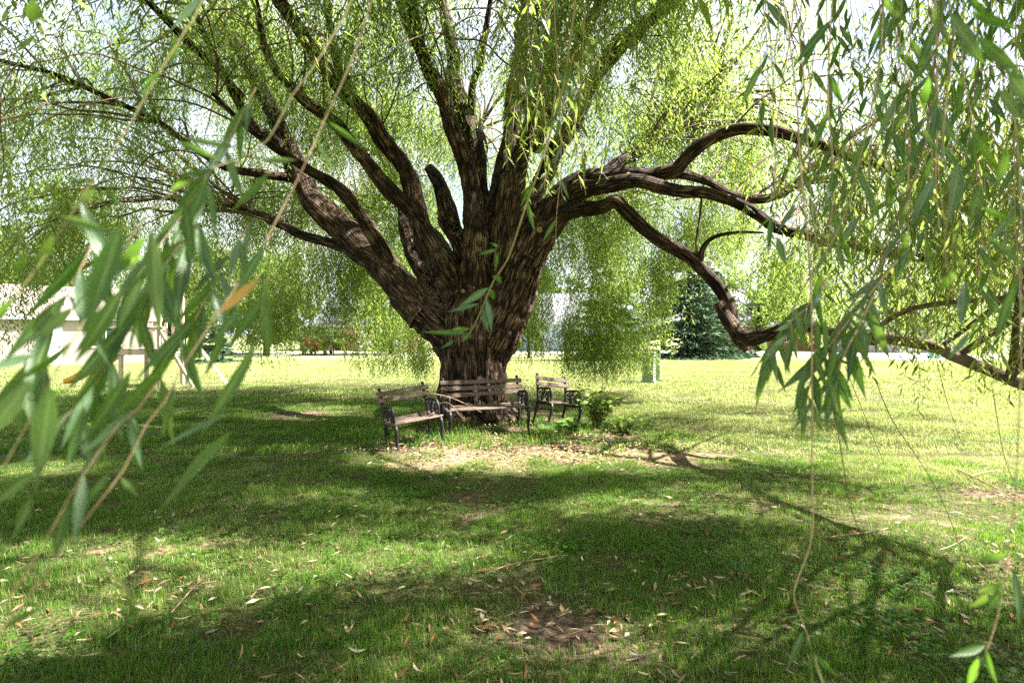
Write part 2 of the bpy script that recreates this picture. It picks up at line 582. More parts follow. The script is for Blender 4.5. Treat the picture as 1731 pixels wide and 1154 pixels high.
# ------------------------------------------------------------------ ground
BARE = [  # px, py, rx, ry, strength: soil and straw patches measured on the lawn
    (900, 762, 235, 17, 0.9), (690, 757, 60, 18, 0.9), (1130, 782, 40, 9, 1.1), (750, 778, 70, 13, 0.9), (1010, 745, 110, 22, 0.9),
    (790, 860, 80, 34, 0.85), (950, 1060, 85, 52, 0.95), (1060, 1115, 90, 40, 0.6), (520, 702, 80, 9, 1.0), (1300, 855, 70, 10, 0.65),
    (1690, 836, 70, 18, 0.8), (1450, 905, 60, 8, 0.5), (1080, 790, 120, 14, 0.45), (820, 700, 150, 35, 0.9), (1690, 960, 90, 40, 0.5),
    (880, 970, 50, 34, 0.5), (1180, 980, 60, 18, 0.25), (1520, 940, 60, 14, 0.35), (700, 800, 120, 10, 0.4), (1330, 1000, 80, 20, 0.25)]
STRAW_LIT = [(920, 766, 250, 16, 0.98), (680, 930, 170, 20, 0.6), (230, 930, 130, 22, 0.7), (1160, 850, 190, 14, 0.6), (100, 1060, 150, 60, 0.4),  # straw by the bench; the other patches paint the sunlit spots paler
         (1650, 900, 120, 80, 0.42), (1500, 850, 300, 40, 0.45), (1450, 1010, 100, 40, 0.4), (760, 780, 160, 16, 0.7), (1560, 790, 160, 40, 0.3)]


def blobs(x, y, L, wob=0.35):
    tot = np.zeros_like(x)
    w = (vnoise(x * 2.3 + 31, y * 2.3 + 17) - 0.5) * 2 * wob + (vnoise(x * 6.1 + 3, y * 6.1 + 9) - 0.5) * wob * 1.4
    for px, py, rx, ry, s in L:
        cx, cy = G(px, py)
        ax = rx / FPX * cy
        _, y0 = G(px, py + ry)
        _, y1 = G(px, py - ry)
        ay = max((y1 - y0) / 2, 0.05)
        d = np.sqrt(((x - cx) / ax) ** 2 + ((y - cy) / ay) ** 2)
        tot = np.maximum(tot, s * np.clip(1.35 - d + w, 0, 1))
    return tot


def axis(lo, hi, step, far, k):
    core = np.arange(lo, hi + 1e-6, step)
    o = [step]
    a = []
    p = hi
    while p < far:
        o[0] *= k
        p += o[0]
        a.append(p)
    o = [step]
    b = []
    p = lo
    while p > -far:
        o[0] *= k
        p -= o[0]
        b.append(p)
    return np.array(b[::-1] + list(core) + a)


gx = axis(-9, 9, 0.11, 900, 1.16)
gy = axis(0.5, 17, 0.11, 1500, 1.16)
XX, YY = np.meshgrid(gx, gy)
ZZ = gz(XX, YY)
bare = blobs(XX, YY, BARE)
straw_lit = blobs(XX, YY, STRAW_LIT)
ZZ = ZZ - 0.02 * bare + 0.012 * (vnoise(XX * 5, YY * 5) - 0.5) * (np.abs(XX) < 10)
nxg, nyg = len(gx), len(gy)
ii = np.arange(nyg - 1)[:, None] * nxg + np.arange(nxg - 1)[None, :]
GF = np.stack([ii, ii + 1, ii + nxg + 1, ii + nxg], -1).reshape(-1, 4)


def mat_lawn():
    m, nt, out = new_mat('lawn_ground')
    b = nt.nodes.new('ShaderNodeBsdfPrincipled')
    b.inputs['Roughness'].default_value = 0.95
    b.inputs['Specular IOR Level'].default_value = 0.05
    ge = nt.nodes.new('ShaderNodeNewGeometry')

    def nz(scale, det):
        n = nt.nodes.new('ShaderNodeTexNoise')
        n.inputs['Scale'].default_value = scale
        n.inputs['Detail'].default_value = det
        n.inputs['Roughness'].default_value = 0.65
        nt.links.new(ge.outputs['Position'], n.inputs['Vector'])
        return n
    n1, n2, n3 = nz(0.35, 6), nz(14, 8), nz(60, 6)
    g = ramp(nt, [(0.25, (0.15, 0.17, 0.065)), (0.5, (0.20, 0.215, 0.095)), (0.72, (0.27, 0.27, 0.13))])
    mixn = nt.nodes.new('ShaderNodeMath')
    mixn.operation = 'MULTIPLY_ADD'
    mixn.inputs[1].default_value = 0.55
    h = nt.nodes.new('ShaderNodeMath')
    h.operation = 'MULTIPLY'
    h.inputs[1].default_value = 0.45
    nt.links.new(n3.outputs['Fac'], h.inputs[0])
    nt.links.new(n1.outputs['Fac'], mixn.inputs[0])
    nt.links.new(h.outputs[0], mixn.inputs[2])
    nt.links.new(mixn.outputs[0], g.inputs['Fac'])
    soil = ramp(nt, [(0.3, (0.03, 0.02, 0.013)), (0.5, (0.085, 0.06, 0.042)), (0.72, (0.19, 0.145, 0.105))])
    nt.links.new(n2.outputs['Fac'], soil.inputs['Fac'])
    st = ramp(nt, [(0.34, (0.05, 0.034, 0.02)), (0.52, (0.19, 0.14, 0.085)), (0.70, (0.36, 0.285, 0.185))])
    nt.links.new(n3.outputs['Fac'], st.inputs['Fac'])
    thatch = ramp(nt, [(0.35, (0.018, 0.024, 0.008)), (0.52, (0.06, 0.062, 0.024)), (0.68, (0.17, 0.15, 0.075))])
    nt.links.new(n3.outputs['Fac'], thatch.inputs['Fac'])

    def attr(a):
        x = nt.nodes.new('ShaderNodeAttribute')
        x.attribute_name = a
        return x

    def mix(f, a, c):
        k = nt.nodes.new('ShaderNodeMix')
        k.data_type = 'RGBA'
        nt.links.new(f, k.inputs[0])
        nt.links.new(a, k.inputs[6])
        nt.links.new(c, k.inputs[7])
        return k.outputs[2]
    def ragged(a, n, k):
        mm = nt.nodes.new('ShaderNodeMath')
        mm.operation = 'MULTIPLY_ADD'
        mm.inputs[1].default_value = k
        nt.links.new(n.outputs['Fac'], mm.inputs[0])
        nt.links.new(attr(a).outputs['Fac'], mm.inputs[2])
        mr = nt.nodes.new('ShaderNodeMapRange')
        mr.inputs['From Min'].default_value = 0.42 + k * 0.5
        mr.inputs['From Max'].default_value = 0.62 + k * 0.5
        nt.links.new(mm.outputs[0], mr.inputs['Value'])
        return mr.outputs['Result']
    n4 = nz(4.5, 8)
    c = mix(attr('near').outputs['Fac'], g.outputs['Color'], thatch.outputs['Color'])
    c = mix(ragged('bare', n2, 1.0), c, soil.outputs['Color'])
    c = mix(ragged('straw_lit', n4, 1.6), c, st.outputs['Color'])
    nt.links.new(c, b.inputs['Base Color'])
    bp = nt.nodes.new('ShaderNodeBump')
    bp.inputs['Strength'].default_value = 0.9
    bp.inputs['Distance'].default_value = 0.04
    nt.links.new(n2.outputs['Fac'], bp.inputs['Height'])
    nt.links.new(bp.outputs['Normal'], b.inputs['Normal'])
    nt.links.new(b.outputs['BSDF'], out.inputs['Surface'])
    return m


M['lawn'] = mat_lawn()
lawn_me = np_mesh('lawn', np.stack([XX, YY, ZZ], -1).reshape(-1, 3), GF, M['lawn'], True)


def point_attr(me, name, arr, typ='FLOAT'):
    a = me.attributes.new(name, typ, 'POINT')
    a.data.foreach_set('vector' if typ == 'FLOAT_VECTOR' else 'value', np.asarray(arr, dtype=np.int32 if typ == 'INT' else np.float32).ravel())


point_attr(lawn_me, 'bare', np.clip(bare, 0, 1))
point_attr(lawn_me, 'straw_lit', np.clip(straw_lit, 0, 1))
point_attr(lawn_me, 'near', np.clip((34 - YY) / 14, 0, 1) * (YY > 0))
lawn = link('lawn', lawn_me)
tag(lawn, 'wide mown lawn with bare patches under the willow', None, None, 'structure')

# far street and driveway
M['asphalt'] = mat_noise('pale_concrete', [(0.3, (0.30, 0.29, 0.28)), (0.7, (0.42, 0.40, 0.38))], 3, 0.9, 0.1)


def sheet(name, pts, mat, z):
    me = np_mesh(name, [(x, y, z) for x, y in pts], [tuple(range(len(pts)))], mat)
    return link(name, me)


tag(sheet('road', [(-120, 50), (140, 50), (140, 56), (-120, 56)], M['asphalt'], 0.012), 'pale street beyond the lawn', kind='structure')
tag(sheet('driveway', [(24.5, 36), (40, 28), (46, 49.9), (27, 49.9)], M['asphalt'], 0.02), 'pale concrete driveway beside the white house', kind='structure')


# ------------------------------------------------------------------ instancing of blades and leaf sprays (stuff only)
def scatter(name, protos, pts, rot, scl, idx, parent=None):
    """protos: meshes. One object whose points carry the blades or sprays."""
    col = bpy.data.collections.new(name + '_kinds')
    for k, me in enumerate(protos):
        o = bpy.data.objects.new('%s_kind_%02d' % (name, k), me)
        col.objects.link(o)
    me = bpy.data.meshes.new(name)
    me.vertices.add(len(pts))
    me.vertices.foreach_set('co', np.asarray(pts, np.float32).ravel())
    point_attr(me, 'rot', rot, 'FLOAT_VECTOR')
    point_attr(me, 'scl', scl, 'FLOAT_VECTOR')
    point_attr(me, 'idx', idx, 'INT')
    me.update()
    o = link(name, me, parent)
    ng = bpy.data.node_groups.new(name + '_nodes', 'GeometryNodeTree')
    ng.interface.new_socket('Geometry', in_out='INPUT', socket_type='NodeSocketGeometry')
    ng.interface.new_socket('Geometry', in_out='OUTPUT', socket_type='NodeSocketGeometry')
    N, L = ng.nodes, ng.links
    gi, go = N.new('NodeGroupInput'), N.new('NodeGroupOutput')
    iop = N.new('GeometryNodeInstanceOnPoints')
    ci = N.new('GeometryNodeCollectionInfo')
    ci.inputs['Collection'].default_value = col
    ci.inputs['Separate Children'].default_value = True
    ci.inputs['Reset Children'].default_value = True

    def na(a, t):
        x = N.new('GeometryNodeInputNamedAttribute')
        x.data_type = t
        x.inputs['Name'].default_value = a
        return x.outputs['Attribute']
    e2r = N.new('FunctionNodeEulerToRotation')
    L.new(na('rot', 'FLOAT_VECTOR'), e2r.inputs[0])
    L.new(gi.outputs[0], iop.inputs['Points'])
    L.new(ci.outputs[0], iop.inputs['Instance'])
    iop.inputs['Pick Instance'].default_value = True
    L.new(na('idx', 'INT'), iop.inputs['Instance Index'])
    L.new(e2r.outputs[0], iop.inputs['Rotation'])
    L.new(na('scl', 'FLOAT_VECTOR'), iop.inputs['Scale'])
    L.new(iop.outputs[0], go.inputs[0])
    md = o.modifiers.new('instances', 'NODES')
    md.node_group = ng
    return o


# ------------------------------------------------------------------ grass
def grass_tuft(seed, n, rad, h0, h1, w, mat='grass'):
    r = np.random.default_rng(seed)
    V, F, A = [], [], []
    for k in range(n):
        a, q = r.random() * 6.283, rad * math.sqrt(r.random())
        bx, by = q * math.cos(a), q * math.sin(a)
        h = h0 + (h1 - h0) * r.random()
        la = r.random() * 6.283
        le = h * (0.15 + 0.75 * r.random())
        dx, dy = math.cos(la), math.sin(la)
        sx, sy = -dy * w / 2, dx * w / 2
        b = len(V)
        V += [(bx - sx, by - sy, -0.01), (bx + sx, by + sy, -0.01),
              (bx + dx * le * 0.35 - sx * .8, by + dy * le * 0.35 - sy * .8, h * 0.6), (bx + dx * le * 0.35 + sx * .8, by + dy * le * 0.35 + sy * .8, h * 0.6),
              (bx + dx * le, by + dy * le, h)]
        F += [(b, b + 1, b + 3), (b, b + 3, b + 2), (b + 2, b + 3, b + 4)]
        A += [r.random() ** 1.4] * 5
    me = np_mesh('grass_tuft', V, np.array(F), M[mat], False)
    point_attr(me, 'vary', A)
    return me


CELLS = ((1.9, 7.6, 0.26, 0.175, (620, 370, 150), 0.016, 0.050, 0.0031), (7.6, 13, 0.45, 0.30, (560, 330, 130), 0.018, 0.060, 0.0072), (13, 36, 1.0, 0.66, (520, 300, 120), 0.02, 0.065, 0.018))
tufts, gp, gr, gs, gi_ = [], [], [], [], []
for ci, (y0, y1, cell, rad, cnt, h0, h1, bw) in enumerate(CELLS):
    base_i = len(tufts)
    for mk in ('grass', 'sunlit_dry_grass'):
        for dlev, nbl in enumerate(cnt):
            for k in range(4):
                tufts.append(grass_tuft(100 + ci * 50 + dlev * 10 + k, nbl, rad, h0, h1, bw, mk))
    nx_, ny_ = int(2 * 1.14 * y1 / cell), int((y1 - y0) / cell)
    x, y = np.meshgrid((np.arange(nx_) - nx_ / 2 + 0.5) * cell, y0 + (np.arange(ny_) + 0.5) * cell)
    x = x.ravel() + rng.normal(0, cell * 0.1, x.size)
    y = y.ravel() + rng.normal(0, cell * 0.1, y.size)
    m = np.abs(x) < 1.14 * y + 0.3
    m &= np.hypot(x - TRX, y - TRY) > 0.75
    x, y = x[m], y[m]
    pb, ps = blobs(x, y, BARE), blobs(x, y, STRAW_LIT)
    patch = vnoise(x * 1.6 + 9, y * 1.6 + 4) * 0.65 + vnoise(x * 4.3, y * 4.3) * 0.35
    thin = np.clip(pb * 1.15, 0, 1) + 0.35 * np.clip(ps, 0, 1) + (np.clip((0.43 - patch) * 3.2, 0, 0.75) if y0 < 13 else 0) + rng.normal(0, 0.10, len(x))
    lev = np.digitize(thin, [0.28, 0.55, 0.92])
    lev = np.where(pb < 0.62, np.minimum(lev, 2), lev)
    k = lev < 3
    x, y, pb, patch, lev = x[k], y[k], pb[k], patch[k], lev[k]
    gp.append(np.stack([x, y, gz(x, y) - 0.004], -1))
    gr.append(np.stack([rng.normal(0, .04, len(x)), rng.normal(0, .04, len(x)), rng.random(len(x)) * 6.283], -1))
    sc_ = 0.6 + 0.8 * rng.random(len(x)) * (0.5 + patch) - 0.12 * lev
    gs.append(np.stack([np.ones_like(sc_), np.ones_like(sc_), np.clip(sc_, 0.3, 1.8)], -1))
    # drier, yellower grass past the shade edge; sun brightness also put into its colour
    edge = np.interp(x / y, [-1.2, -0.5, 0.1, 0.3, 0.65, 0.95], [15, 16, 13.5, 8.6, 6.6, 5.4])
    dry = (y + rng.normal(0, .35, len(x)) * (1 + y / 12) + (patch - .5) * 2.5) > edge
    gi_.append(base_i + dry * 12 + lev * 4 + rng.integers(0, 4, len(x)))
def clover(seed):
    r = np.random.default_rng(seed)
    V, F, A = [], [], []
    for k in range(34):
        a, q = r.random() * 6.283, .16 * math.sqrt(r.random())
        c = np.array([q * math.cos(a), q * math.sin(a), r.uniform(.02, .055)])
        t0 = r.random() * 6.28
        for j in range(3):
            t = t0 + j * 2.094
            d = np.array([math.cos(t), math.sin(t), r.normal(0, .25)]) * r.uniform(.010, .017)
            w = np.array([-d[1], d[0], 0]) * .55
            b = len(V)
            V += [c, c + d * .6 + w, c + d, c + d * .6 - w]
            F += [(b, b + 1, b + 2), (b, b + 2, b + 3)]
            A += [r.random() * .35] * 4
    me = np_mesh('clover', V, np.array(F), M['grass'], False)
    point_attr(me, 'vary', A)
    return me


base_i = len(tufts)
tufts += [clover(60 + k) for k in range(3)]
n = 700
y = np.sqrt(rng.uniform(2.0 ** 2, 9 ** 2, n))
x = rng.uniform(-1.1, 1.1, n) * y
m = vnoise(x * .9 + 50, y * .9) > .5
x, y = x[m], y[m]
gp.append(np.stack([x, y, gz(x, y)], -1))
gr.append(np.stack([x * 0, x * 0, rng.random(len(x)) * 6.28], -1))
gs.append(np.repeat(rng.uniform(.8, 1.5, len(x))[:, None], 3, 1))
gi_.append(base_i + rng.integers(0, 3, len(x)))
grass = scatter('grass', tufts, np.vstack(gp), np.vstack(gr), np.vstack(gs), np.concatenate(gi_))
tag(grass, 'short green grass of the lawn under and around the willow', 'grass', kind='stuff')

# long uncut grass round the benches
tall = [grass_tuft(400 + k, 30, 0.14, 0.06, 0.20, 0.006) for k in range(4)]
x = rng.normal(TRX - 0.2, 1.2, 420)
y = rng.normal(8.9, 0.75, 420)
d = np.hypot(x - TRX, y - TRY)
k_ = (d > 0.7) & (y > 7.75 + 0.25 * np.abs(x - TRX)) & (vnoise(x * 2.2, y * 2.2) > 0.42) & (d < 2.6)
x, y = x[k_], y[k_]
tg = scatter('tall_grass', tall, np.stack([x, y, gz(x, y)], -1), np.stack([x * 0, x * 0, rng.random(len(x)) * 6.28], -1),
             np.stack([x * 0 + 1, x * 0 + 1, 0.4 + 0.7 * rng.random(len(x))], -1), rng.integers(0, 4, len(x)))
tag(tg, 'long uncut grass growing around the benches', 'grass', kind='stuff')

# ------------------------------------------------------------------ the willow: wood
willow = empty('willow_tree', (TRX, TRY, 0))
tag(willow, 'huge old weeping willow with many spreading limbs above the benches', 'tree')
WINV = Matrix.Translation((-TRX, -TRY, 0))

LIMBS = {  # px, py, distance, width in px: measured along each limb
    'A': [(795, 610, 10, 95), (764, 562, 10, 82), (722, 525, 10, 74), (675, 487, 10.05, 60), (631, 443, 10.15, 50), (597, 409, 10.25, 47), (560, 364, 10.35, 46), (535, 335, 10.45, 43), (510, 298, 10.5, 38), (484, 248, 10.6, 33), (451, 182, 10.7, 28), (418, 120, 10.8, 24), (386, 65, 10.9, 21), (371, 18, 11, 19), (345, -60, 11.2, 16), (300, -160, 11.6, 9)],
    'A_fork': [(488, 262, 10.55, 24), (462, 232, 10.3, 24), (437, 215, 10.1, 22), (408, 165, 9.9, 18), (385, 120, 9.7, 15), (350, 60, 9.4, 12), (300, -30, 9, 8), (240, -120, 8.4, 5)],
    'A_inner': [(668, 462, 10.05, 34), (648, 432, 9.95, 32), (615, 378, 9.85, 30), (582, 335, 9.7, 27), (553, 306, 9.6, 24), (520, 284, 9.4, 20), (470, 255, 9.0, 16), (420, 215, 8.6, 12), (360, 160, 8.2, 8)],
    'B': [(790, 560, 10, 70), (772, 500, 9.9, 58), (752, 455, 9.85, 50), (735, 420, 9.8, 44), (710, 370, 9.7, 40), (690, 310, 9.6, 37), (666, 255, 9.5, 34), (636, 207, 9.4, 33), (604, 165, 9.3, 31), (567, 120, 9.2, 30), (524, 69, 9.1, 28), (495, 36, 9, 26), (458, -5, 8.9, 22), (400, -70, 8.7, 15), (330, -150, 8.4, 8)],
    'B_fork': [(712, 372, 9.65, 30), (687, 345, 9.5, 30), (662, 320, 9.4, 29), (633, 291, 9.3, 27), (604, 258, 9.2, 26), (570, 216, 9.1, 24), (538, 186, 9, 23), (509, 153, 8.9, 21), (484, 124, 8.8, 20), (462, 90, 8.7, 18), (445, 45, 8.6, 15), (430, 0, 8.5, 13), (400, -80, 8.2, 8)],
    'B_top': [(588, 146, 9.3, 22), (574, 95, 9.4, 18), (564, 47, 9.5, 16), (556, -10, 9.6, 13), (540, -90, 9.8, 8)],
    'C': [(805, 520, 9.9, 64), (806, 450, 9.75, 52), (803, 385, 9.65, 42), (797, 327, 9.6, 38), (786, 273, 9.5, 35), (764, 218, 9.4, 33), (742, 175, 9.35, 30), (724, 135, 9.3, 28), (709, 95, 9.25, 26), (691, 58, 9.2, 23), (670, 0, 9.1, 20), (640, -80, 8.8, 14), (600, -180, 8.3, 8)],
    'D': [(812, 470, 10.2, 52), (812, 380, 10.3, 42), (811, 320, 10.4, 36), (804, 262, 10.5, 33), (789, 204, 10.6, 31), (775, 153, 10.7, 29), (766, 109, 10.8, 27), (763, 65, 10.9, 25), (758, 22, 11, 24), (752, -30, 11.1, 20), (745, -120, 11.4, 12)],
    'D_fork': [(790, 215, 10.6, 18), (800, 182, 10.5, 18), (804, 138, 10.4, 16), (815, 98, 10.3, 14), (822, 60, 10.2, 12), (832, 0, 10.1, 10), (850, -80, 9.9, 6)],
    'E': [(828, 480, 10, 60), (834, 420, 10.1, 52), (838, 364, 10.2, 46), (845, 309, 10.3, 42), (856, 255, 10.4, 37), (861, 200, 10.5, 33), (862, 150, 10.6, 28), (868, 90, 10.8, 24), (880, 20, 11, 19), (895, -70, 11.3, 12)],
    'F': [(850, 470, 9.8, 56), (858, 400, 9.7, 50), (862, 340, 9.6, 45), (872, 290, 9.5, 42), (888, 245, 9.4, 36), (903, 208, 9.3, 32), (915, 172, 9.2, 27), (930, 130, 9.15, 24), (945, 80, 9.1, 21), (958, 20, 9, 18), (975, -60, 8.8, 13), (1000, -150, 8.4, 8)],
    'stub_cut': [(903, 200, 9.28, 26), (899, 180, 9.2, 26), (882, 168, 9.1, 24), (870, 158, 9.0, 22), (866, 146, 8.86, 22)],
    'stub_broken': [(790, 440, 10.3, 40), (768, 393, 10.4, 32), (749, 346, 10.5, 30), (737, 315, 10.55, 27), (728, 295, 10.6, 24), (722, 284, 10.6, 19)],
    'back': [(775, 500, 10.5, 46), (742, 478, 10.9, 38), (716, 462, 11.2, 34), (696, 429, 11.6, 32), (684, 395, 12, 29), (676, 355, 12.5, 26), (655, 300, 13, 21), (630, 250, 13.6, 15), (600, 205, 14.2, 9)],
    'low_left': [(604, 424, 10.2, 22), (575, 418, 10.3, 19), (553, 413, 10.4, 17), (509, 397, 10.7, 16), (473, 381, 11, 15), (455, 367, 11.2, 14), (425, 358, 11.4, 13), (400, 352, 11.6, 12), (360, 348, 12, 9), (310, 360, 12.5, 6)],
    'long_left': [(500, 300, 10.5, 16), (455, 296, 10.2, 15), (400, 282, 9.9, 13), (342, 255, 9.6, 12), (302, 229, 9.3, 12), (277, 207, 9.1, 12), (255, 193, 9, 11), (218, 178, 8.8, 11), (182, 164, 8.6, 11), (146, 149, 8.4, 10), (102, 136, 8.2, 10), (55, 120, 8, 9), (0, 102, 7.8, 9), (-60, 80, 7.5, 7), (-140, 70, 7.1, 4)],
    'H': [(812, 610, 10, 84), (842, 550, 9.85, 84), (868, 495, 9.75, 76), (892, 435, 9.7, 64), (922, 380, 9.65, 54), (955, 325, 9.6, 46), (1000, 302, 9.5, 36), (1050, 298, 9.35, 32), (1102, 297, 9.2, 27), (1140, 288, 9.1, 26), (1162, 268, 9.05, 25), (1190, 244, 8.95, 24), (1226, 226, 8.8, 23), (1258, 218, 8.65, 22), (1298, 222, 8.4, 21), (1337, 230, 8.1, 20), (1420, 250, 7.6, 19), (1505, 283, 7.1, 19), (1572, 312, 6.7, 18), (1640, 350, 6.3, 15), (1720, 400, 6, 10)],
    'H_low': [(1095, 300, 9.2, 20), (1128, 295, 9.3, 19), (1160, 294, 9.35, 18), (1198, 307, 9.4, 17), (1236, 325, 9.4, 16), (1284, 331, 9.4, 15), (1325, 322, 9.4, 13), (1365, 298, 9.4, 10), (1410, 270, 9.4, 6)],
    'J': [(862, 500, 9.7, 50), (900, 430, 9.6, 50), (935, 375, 9.5, 44), (985, 326, 9.35, 34), (1058, 312, 9.1, 27), (1116, 317, 8.95, 25), (1169, 326, 8.75, 24), (1226, 341, 8.5, 23), (1270, 360, 8.3, 23), (1318, 379, 8.1, 23), (1380, 394, 7.8, 22), (1428, 408, 7.6, 22), (1500, 424, 7.2, 21), (1572, 431, 6.8, 19), (1630, 434, 6.5, 15), (1700, 438, 6.2, 9)],
    'K': [(880, 470, 9.6, 40), (915, 400, 9.5, 40), (945, 366, 9.4, 32), (975, 355, 9.3, 27), (1010, 350, 9.2, 26), (1034, 340, 9.1, 25), (1058, 358, 9.0, 26), (1092, 391, 8.9, 25), (1126, 414, 8.8, 25), (1159, 437, 8.7, 26), (1180, 458, 8.6, 27), (1203, 486, 8.5, 27), (1223, 518, 8.4, 28), (1238, 548, 8.3, 30), (1247, 568, 8.22, 30), (1256, 584, 8.16, 24), (1262, 594, 8.12, 12)],
    'K_reach': [(1218, 512, 8.4, 22), (1233, 545, 8.28, 25), (1250, 568, 8.15, 28), (1270, 572, 7.95, 26), (1293, 562, 7.65, 23), (1320, 554, 7.3, 21), (1352, 553, 6.9, 20), (1390, 558, 6.5, 19), (1439, 569, 6.1, 20), (1480, 575, 5.75, 20)],
    'K_far': [(1425, 566, 6.2, 18), (1470, 573, 5.85, 20.4), (1501, 578, 5.6, 21), (1564, 591, 5.2, 22), (1605, 612, 4.9, 23), (1647, 633, 4.7, 24), (1689, 650, 4.5, 25), (1731, 662, 4.3, 25), (1800, 690, 4.0, 24)],
    'K_side': [(1184, 462, 8.6, 12), (1186, 440, 8.55, 11), (1192, 420, 8.5, 10), (1212, 402, 8.4, 8), (1245, 396, 8.3, 6.5), (1290, 396, 8.2, 4)],
    'K_side_up': [(1184, 448, 8.55, 7), (1177, 415, 8.6, 5), (1182, 360, 8.7, 4.5), (1189, 312, 8.8, 3.5)],
    'near_bough': [(1490, 548, 4.6, 10), (1515, 533, 4.5, 10), (1543, 522, 4.4, 10), (1605, 512, 4.2, 10), (1682, 509, 4.0, 10), (1760, 508, 3.8, 10), (1840, 520, 3.7, 8)],
    'L': [(860, 470, 9.9, 44), (885, 395, 9.9, 44), (905, 320, 9.95, 38), (930, 260, 10, 34), (965, 205, 10, 32), (1000, 152, 10, 30), (1034, 108, 9.95, 30), (1068, 70, 9.9, 29), (1101, 40, 9.8, 27), (1135, 14, 9.7, 24), (1180, -8, 9.5, 21), (1260, -20, 9.2, 15), (1340, -30, 8.8, 10)],
    'M': [(965, 318, 9.8, 30), (1005, 300, 10, 26), (1039, 283, 10.3, 23), (1078, 259, 10.7, 21), (1116, 235, 11.1, 19), (1154, 202, 11.6, 17), (1183, 182, 12, 14), (1230, 160, 12.6, 9)],
}
# limbs that leave the picture above or stand behind others carry the rest of the crown
LIMBS3 = {
    'front_left': [((-1.25, 9.3, 5.6), .11), ((-1.6, 7.9, 6.7), .09), ((-1.9, 6.2, 7.5), .075), ((-2.1, 4.4, 7.6), .06), ((-2.1, 2.8, 6.9), .045), ((-1.9, 1.4, 5.6), .03)],
    'front_right': [((0.35, 9.3, 4.6), .10), ((1.1, 8.0, 6.0), .085), ((1.9, 6.4, 6.9), .07), ((2.5, 4.7, 7.0), .032), ((2.8, 3.1, 6.2), .02), ((2.7, 1.7, 5.0), .012)],
    'side_right': [((2.05, 9.92, 6.62), .10), ((2.9, 8.7, 7.2), .08), ((4.2, 6.9, 6.9), .04), ((5.2, 5.0, 6.0), .024), ((5.5, 3.4, 4.9), .012)],
    'side_left': [((-4.7, 9.9, 5.75), .07), ((-5.5, 8.0, 6.6), .06), ((-6.6, 6.2, 6.3), .05), ((-7.2, 4.6, 5.5), .03)],
    'back_left': [((-0.85, 10.4, 2.3), .20), ((-1.6, 11.6, 3.6), .15), ((-2.6, 13.0, 4.6), .11), ((-3.6, 14.6, 5.0), .07), ((-4.6, 16.0, 4.8), .035)],
    'back_right': [((-0.4, 10.4, 2.3), .20), ((0.2, 11.6, 3.6), .14), ((1.0, 13.0, 4.7), .10), ((1.8, 14.2, 5.0), .065), ((2.6, 15.4, 4.7), .03)],
    'back_middle': [((-0.7, 10.5, 3.0), .16), ((-0.9, 11.8, 5.0), .12), ((-0.9, 13.2, 6.4), .09), ((-0.8, 14.8, 6.8), .05), ((-0.7, 16.4, 6.4), .025)],
}
TRUNK = [(800, 752, 10, 150), (800, 715, 10, 132), (800, 680, 10, 122), (800, 640, 10, 116), (800, 600, 10, 114), (799, 565, 10, 118), (802, 530, 10, 116), (808, 490, 10, 90)]
MERGE = {'A': 3, 'B': 3, 'C': 2, 'D': 2, 'E': 2, 'F': 2, 'H': 4, 'J': 2, 'K': 2, 'L': 2, 'back': 2, 'stub_broken': 2, 'back_left': 1, 'back_right': 1, 'back_middle': 1}

PATHS = {}
for k, L in LIMBS.items():
    PATHS[k] = (np.array([P(a, b, c) for a, b, c, w in L]), np.array([w / 2 / FPX * c for a, b, c, w in L]))
for k, L in LIMBS3.items():
    PATHS[k] = (np.array([p for p, r in L]), np.array([r for p, r in L]))
TPATH = (np.array([P(a, b, c) for a, b, c, w in TRUNK]), np.array([w / 2 / FPX * c for a, b, c, w in TRUNK]))


def bark_relief(circ, along, r, seed):
    """Furrowed bark: long ridges that split and join. circ, along in metres."""
    w = (vnoise(circ * 5 + seed, along * 2.2) - 0.5) * 0.10
    c = circ + w
    a = np.abs(vnoise(c * 14 + seed, along * 4.2, seed) - 0.5) * 2
    b = np.abs(vnoise(c * 26 + 7, along * 9.5 + seed, 3.3) - 0.5) * 2
    f = vnoise(c * 55, along * 22, seed)
    return np.clip(0.62 * np.sqrt(a) + 0.3 * np.sqrt(b) + 0.16 * f, 0, 1.1)


def wood_mesh(name, Pt, rad, n, mat, seed, amp=0.10, caps=(False, True), lump=0.10):
    T, Nn, B = frames(Pt)
    s = np.concatenate([[0], np.cumsum(np.linalg.norm(np.diff(Pt, axis=0), axis=1))])
    V, F, D, th = tube_np(Pt, rad, n)
    m = len(Pt)
    rr = np.repeat(rad, n)
    ss = np.repeat(s, n)
    tt = np.tile(th, m)
    cx_, cy_ = np.cos(tt), np.sin(tt)
    lumpv = (vnoise(cx_ * 1.3 + seed, cy_ * 1.3, ss * 1.6 + seed) - 0.5) * 2 * lump
    per = np.minimum(tt, 2 * math.pi - tt) * rr          # mirrored so that the seam closes
    rel = bark_relief(per, ss, rr, seed)
    V = V + D * (rr * lumpv + (rel - 0.5) * np.minimum(amp * rr, 0.05))[:, None]
    F = F.tolist()
    if caps[1]:
        F.append(list(range((m - 1) * n, m * n)))
    if caps[0]:
        F.append(list(range(n - 1, -1, -1)))
    V = V - np.array([TRX, TRY, 0])
    me = np_mesh(name, V, [tuple(f) for f in F], mat, True)
    point_attr(me, 'bark', np.stack([per + seed, ss, cx_ * rr], -1), 'FLOAT_VECTOR')
    point_attr(me, 'relief', rel)
    return me


# trunk with the bases of its limbs, grown together
tb = MB()
segs = []


def put_tube(Pt, rad, n=20):
    tb.tube([tuple(p) for p in Pt], rad, n)
    segs.append((Pt, rad))


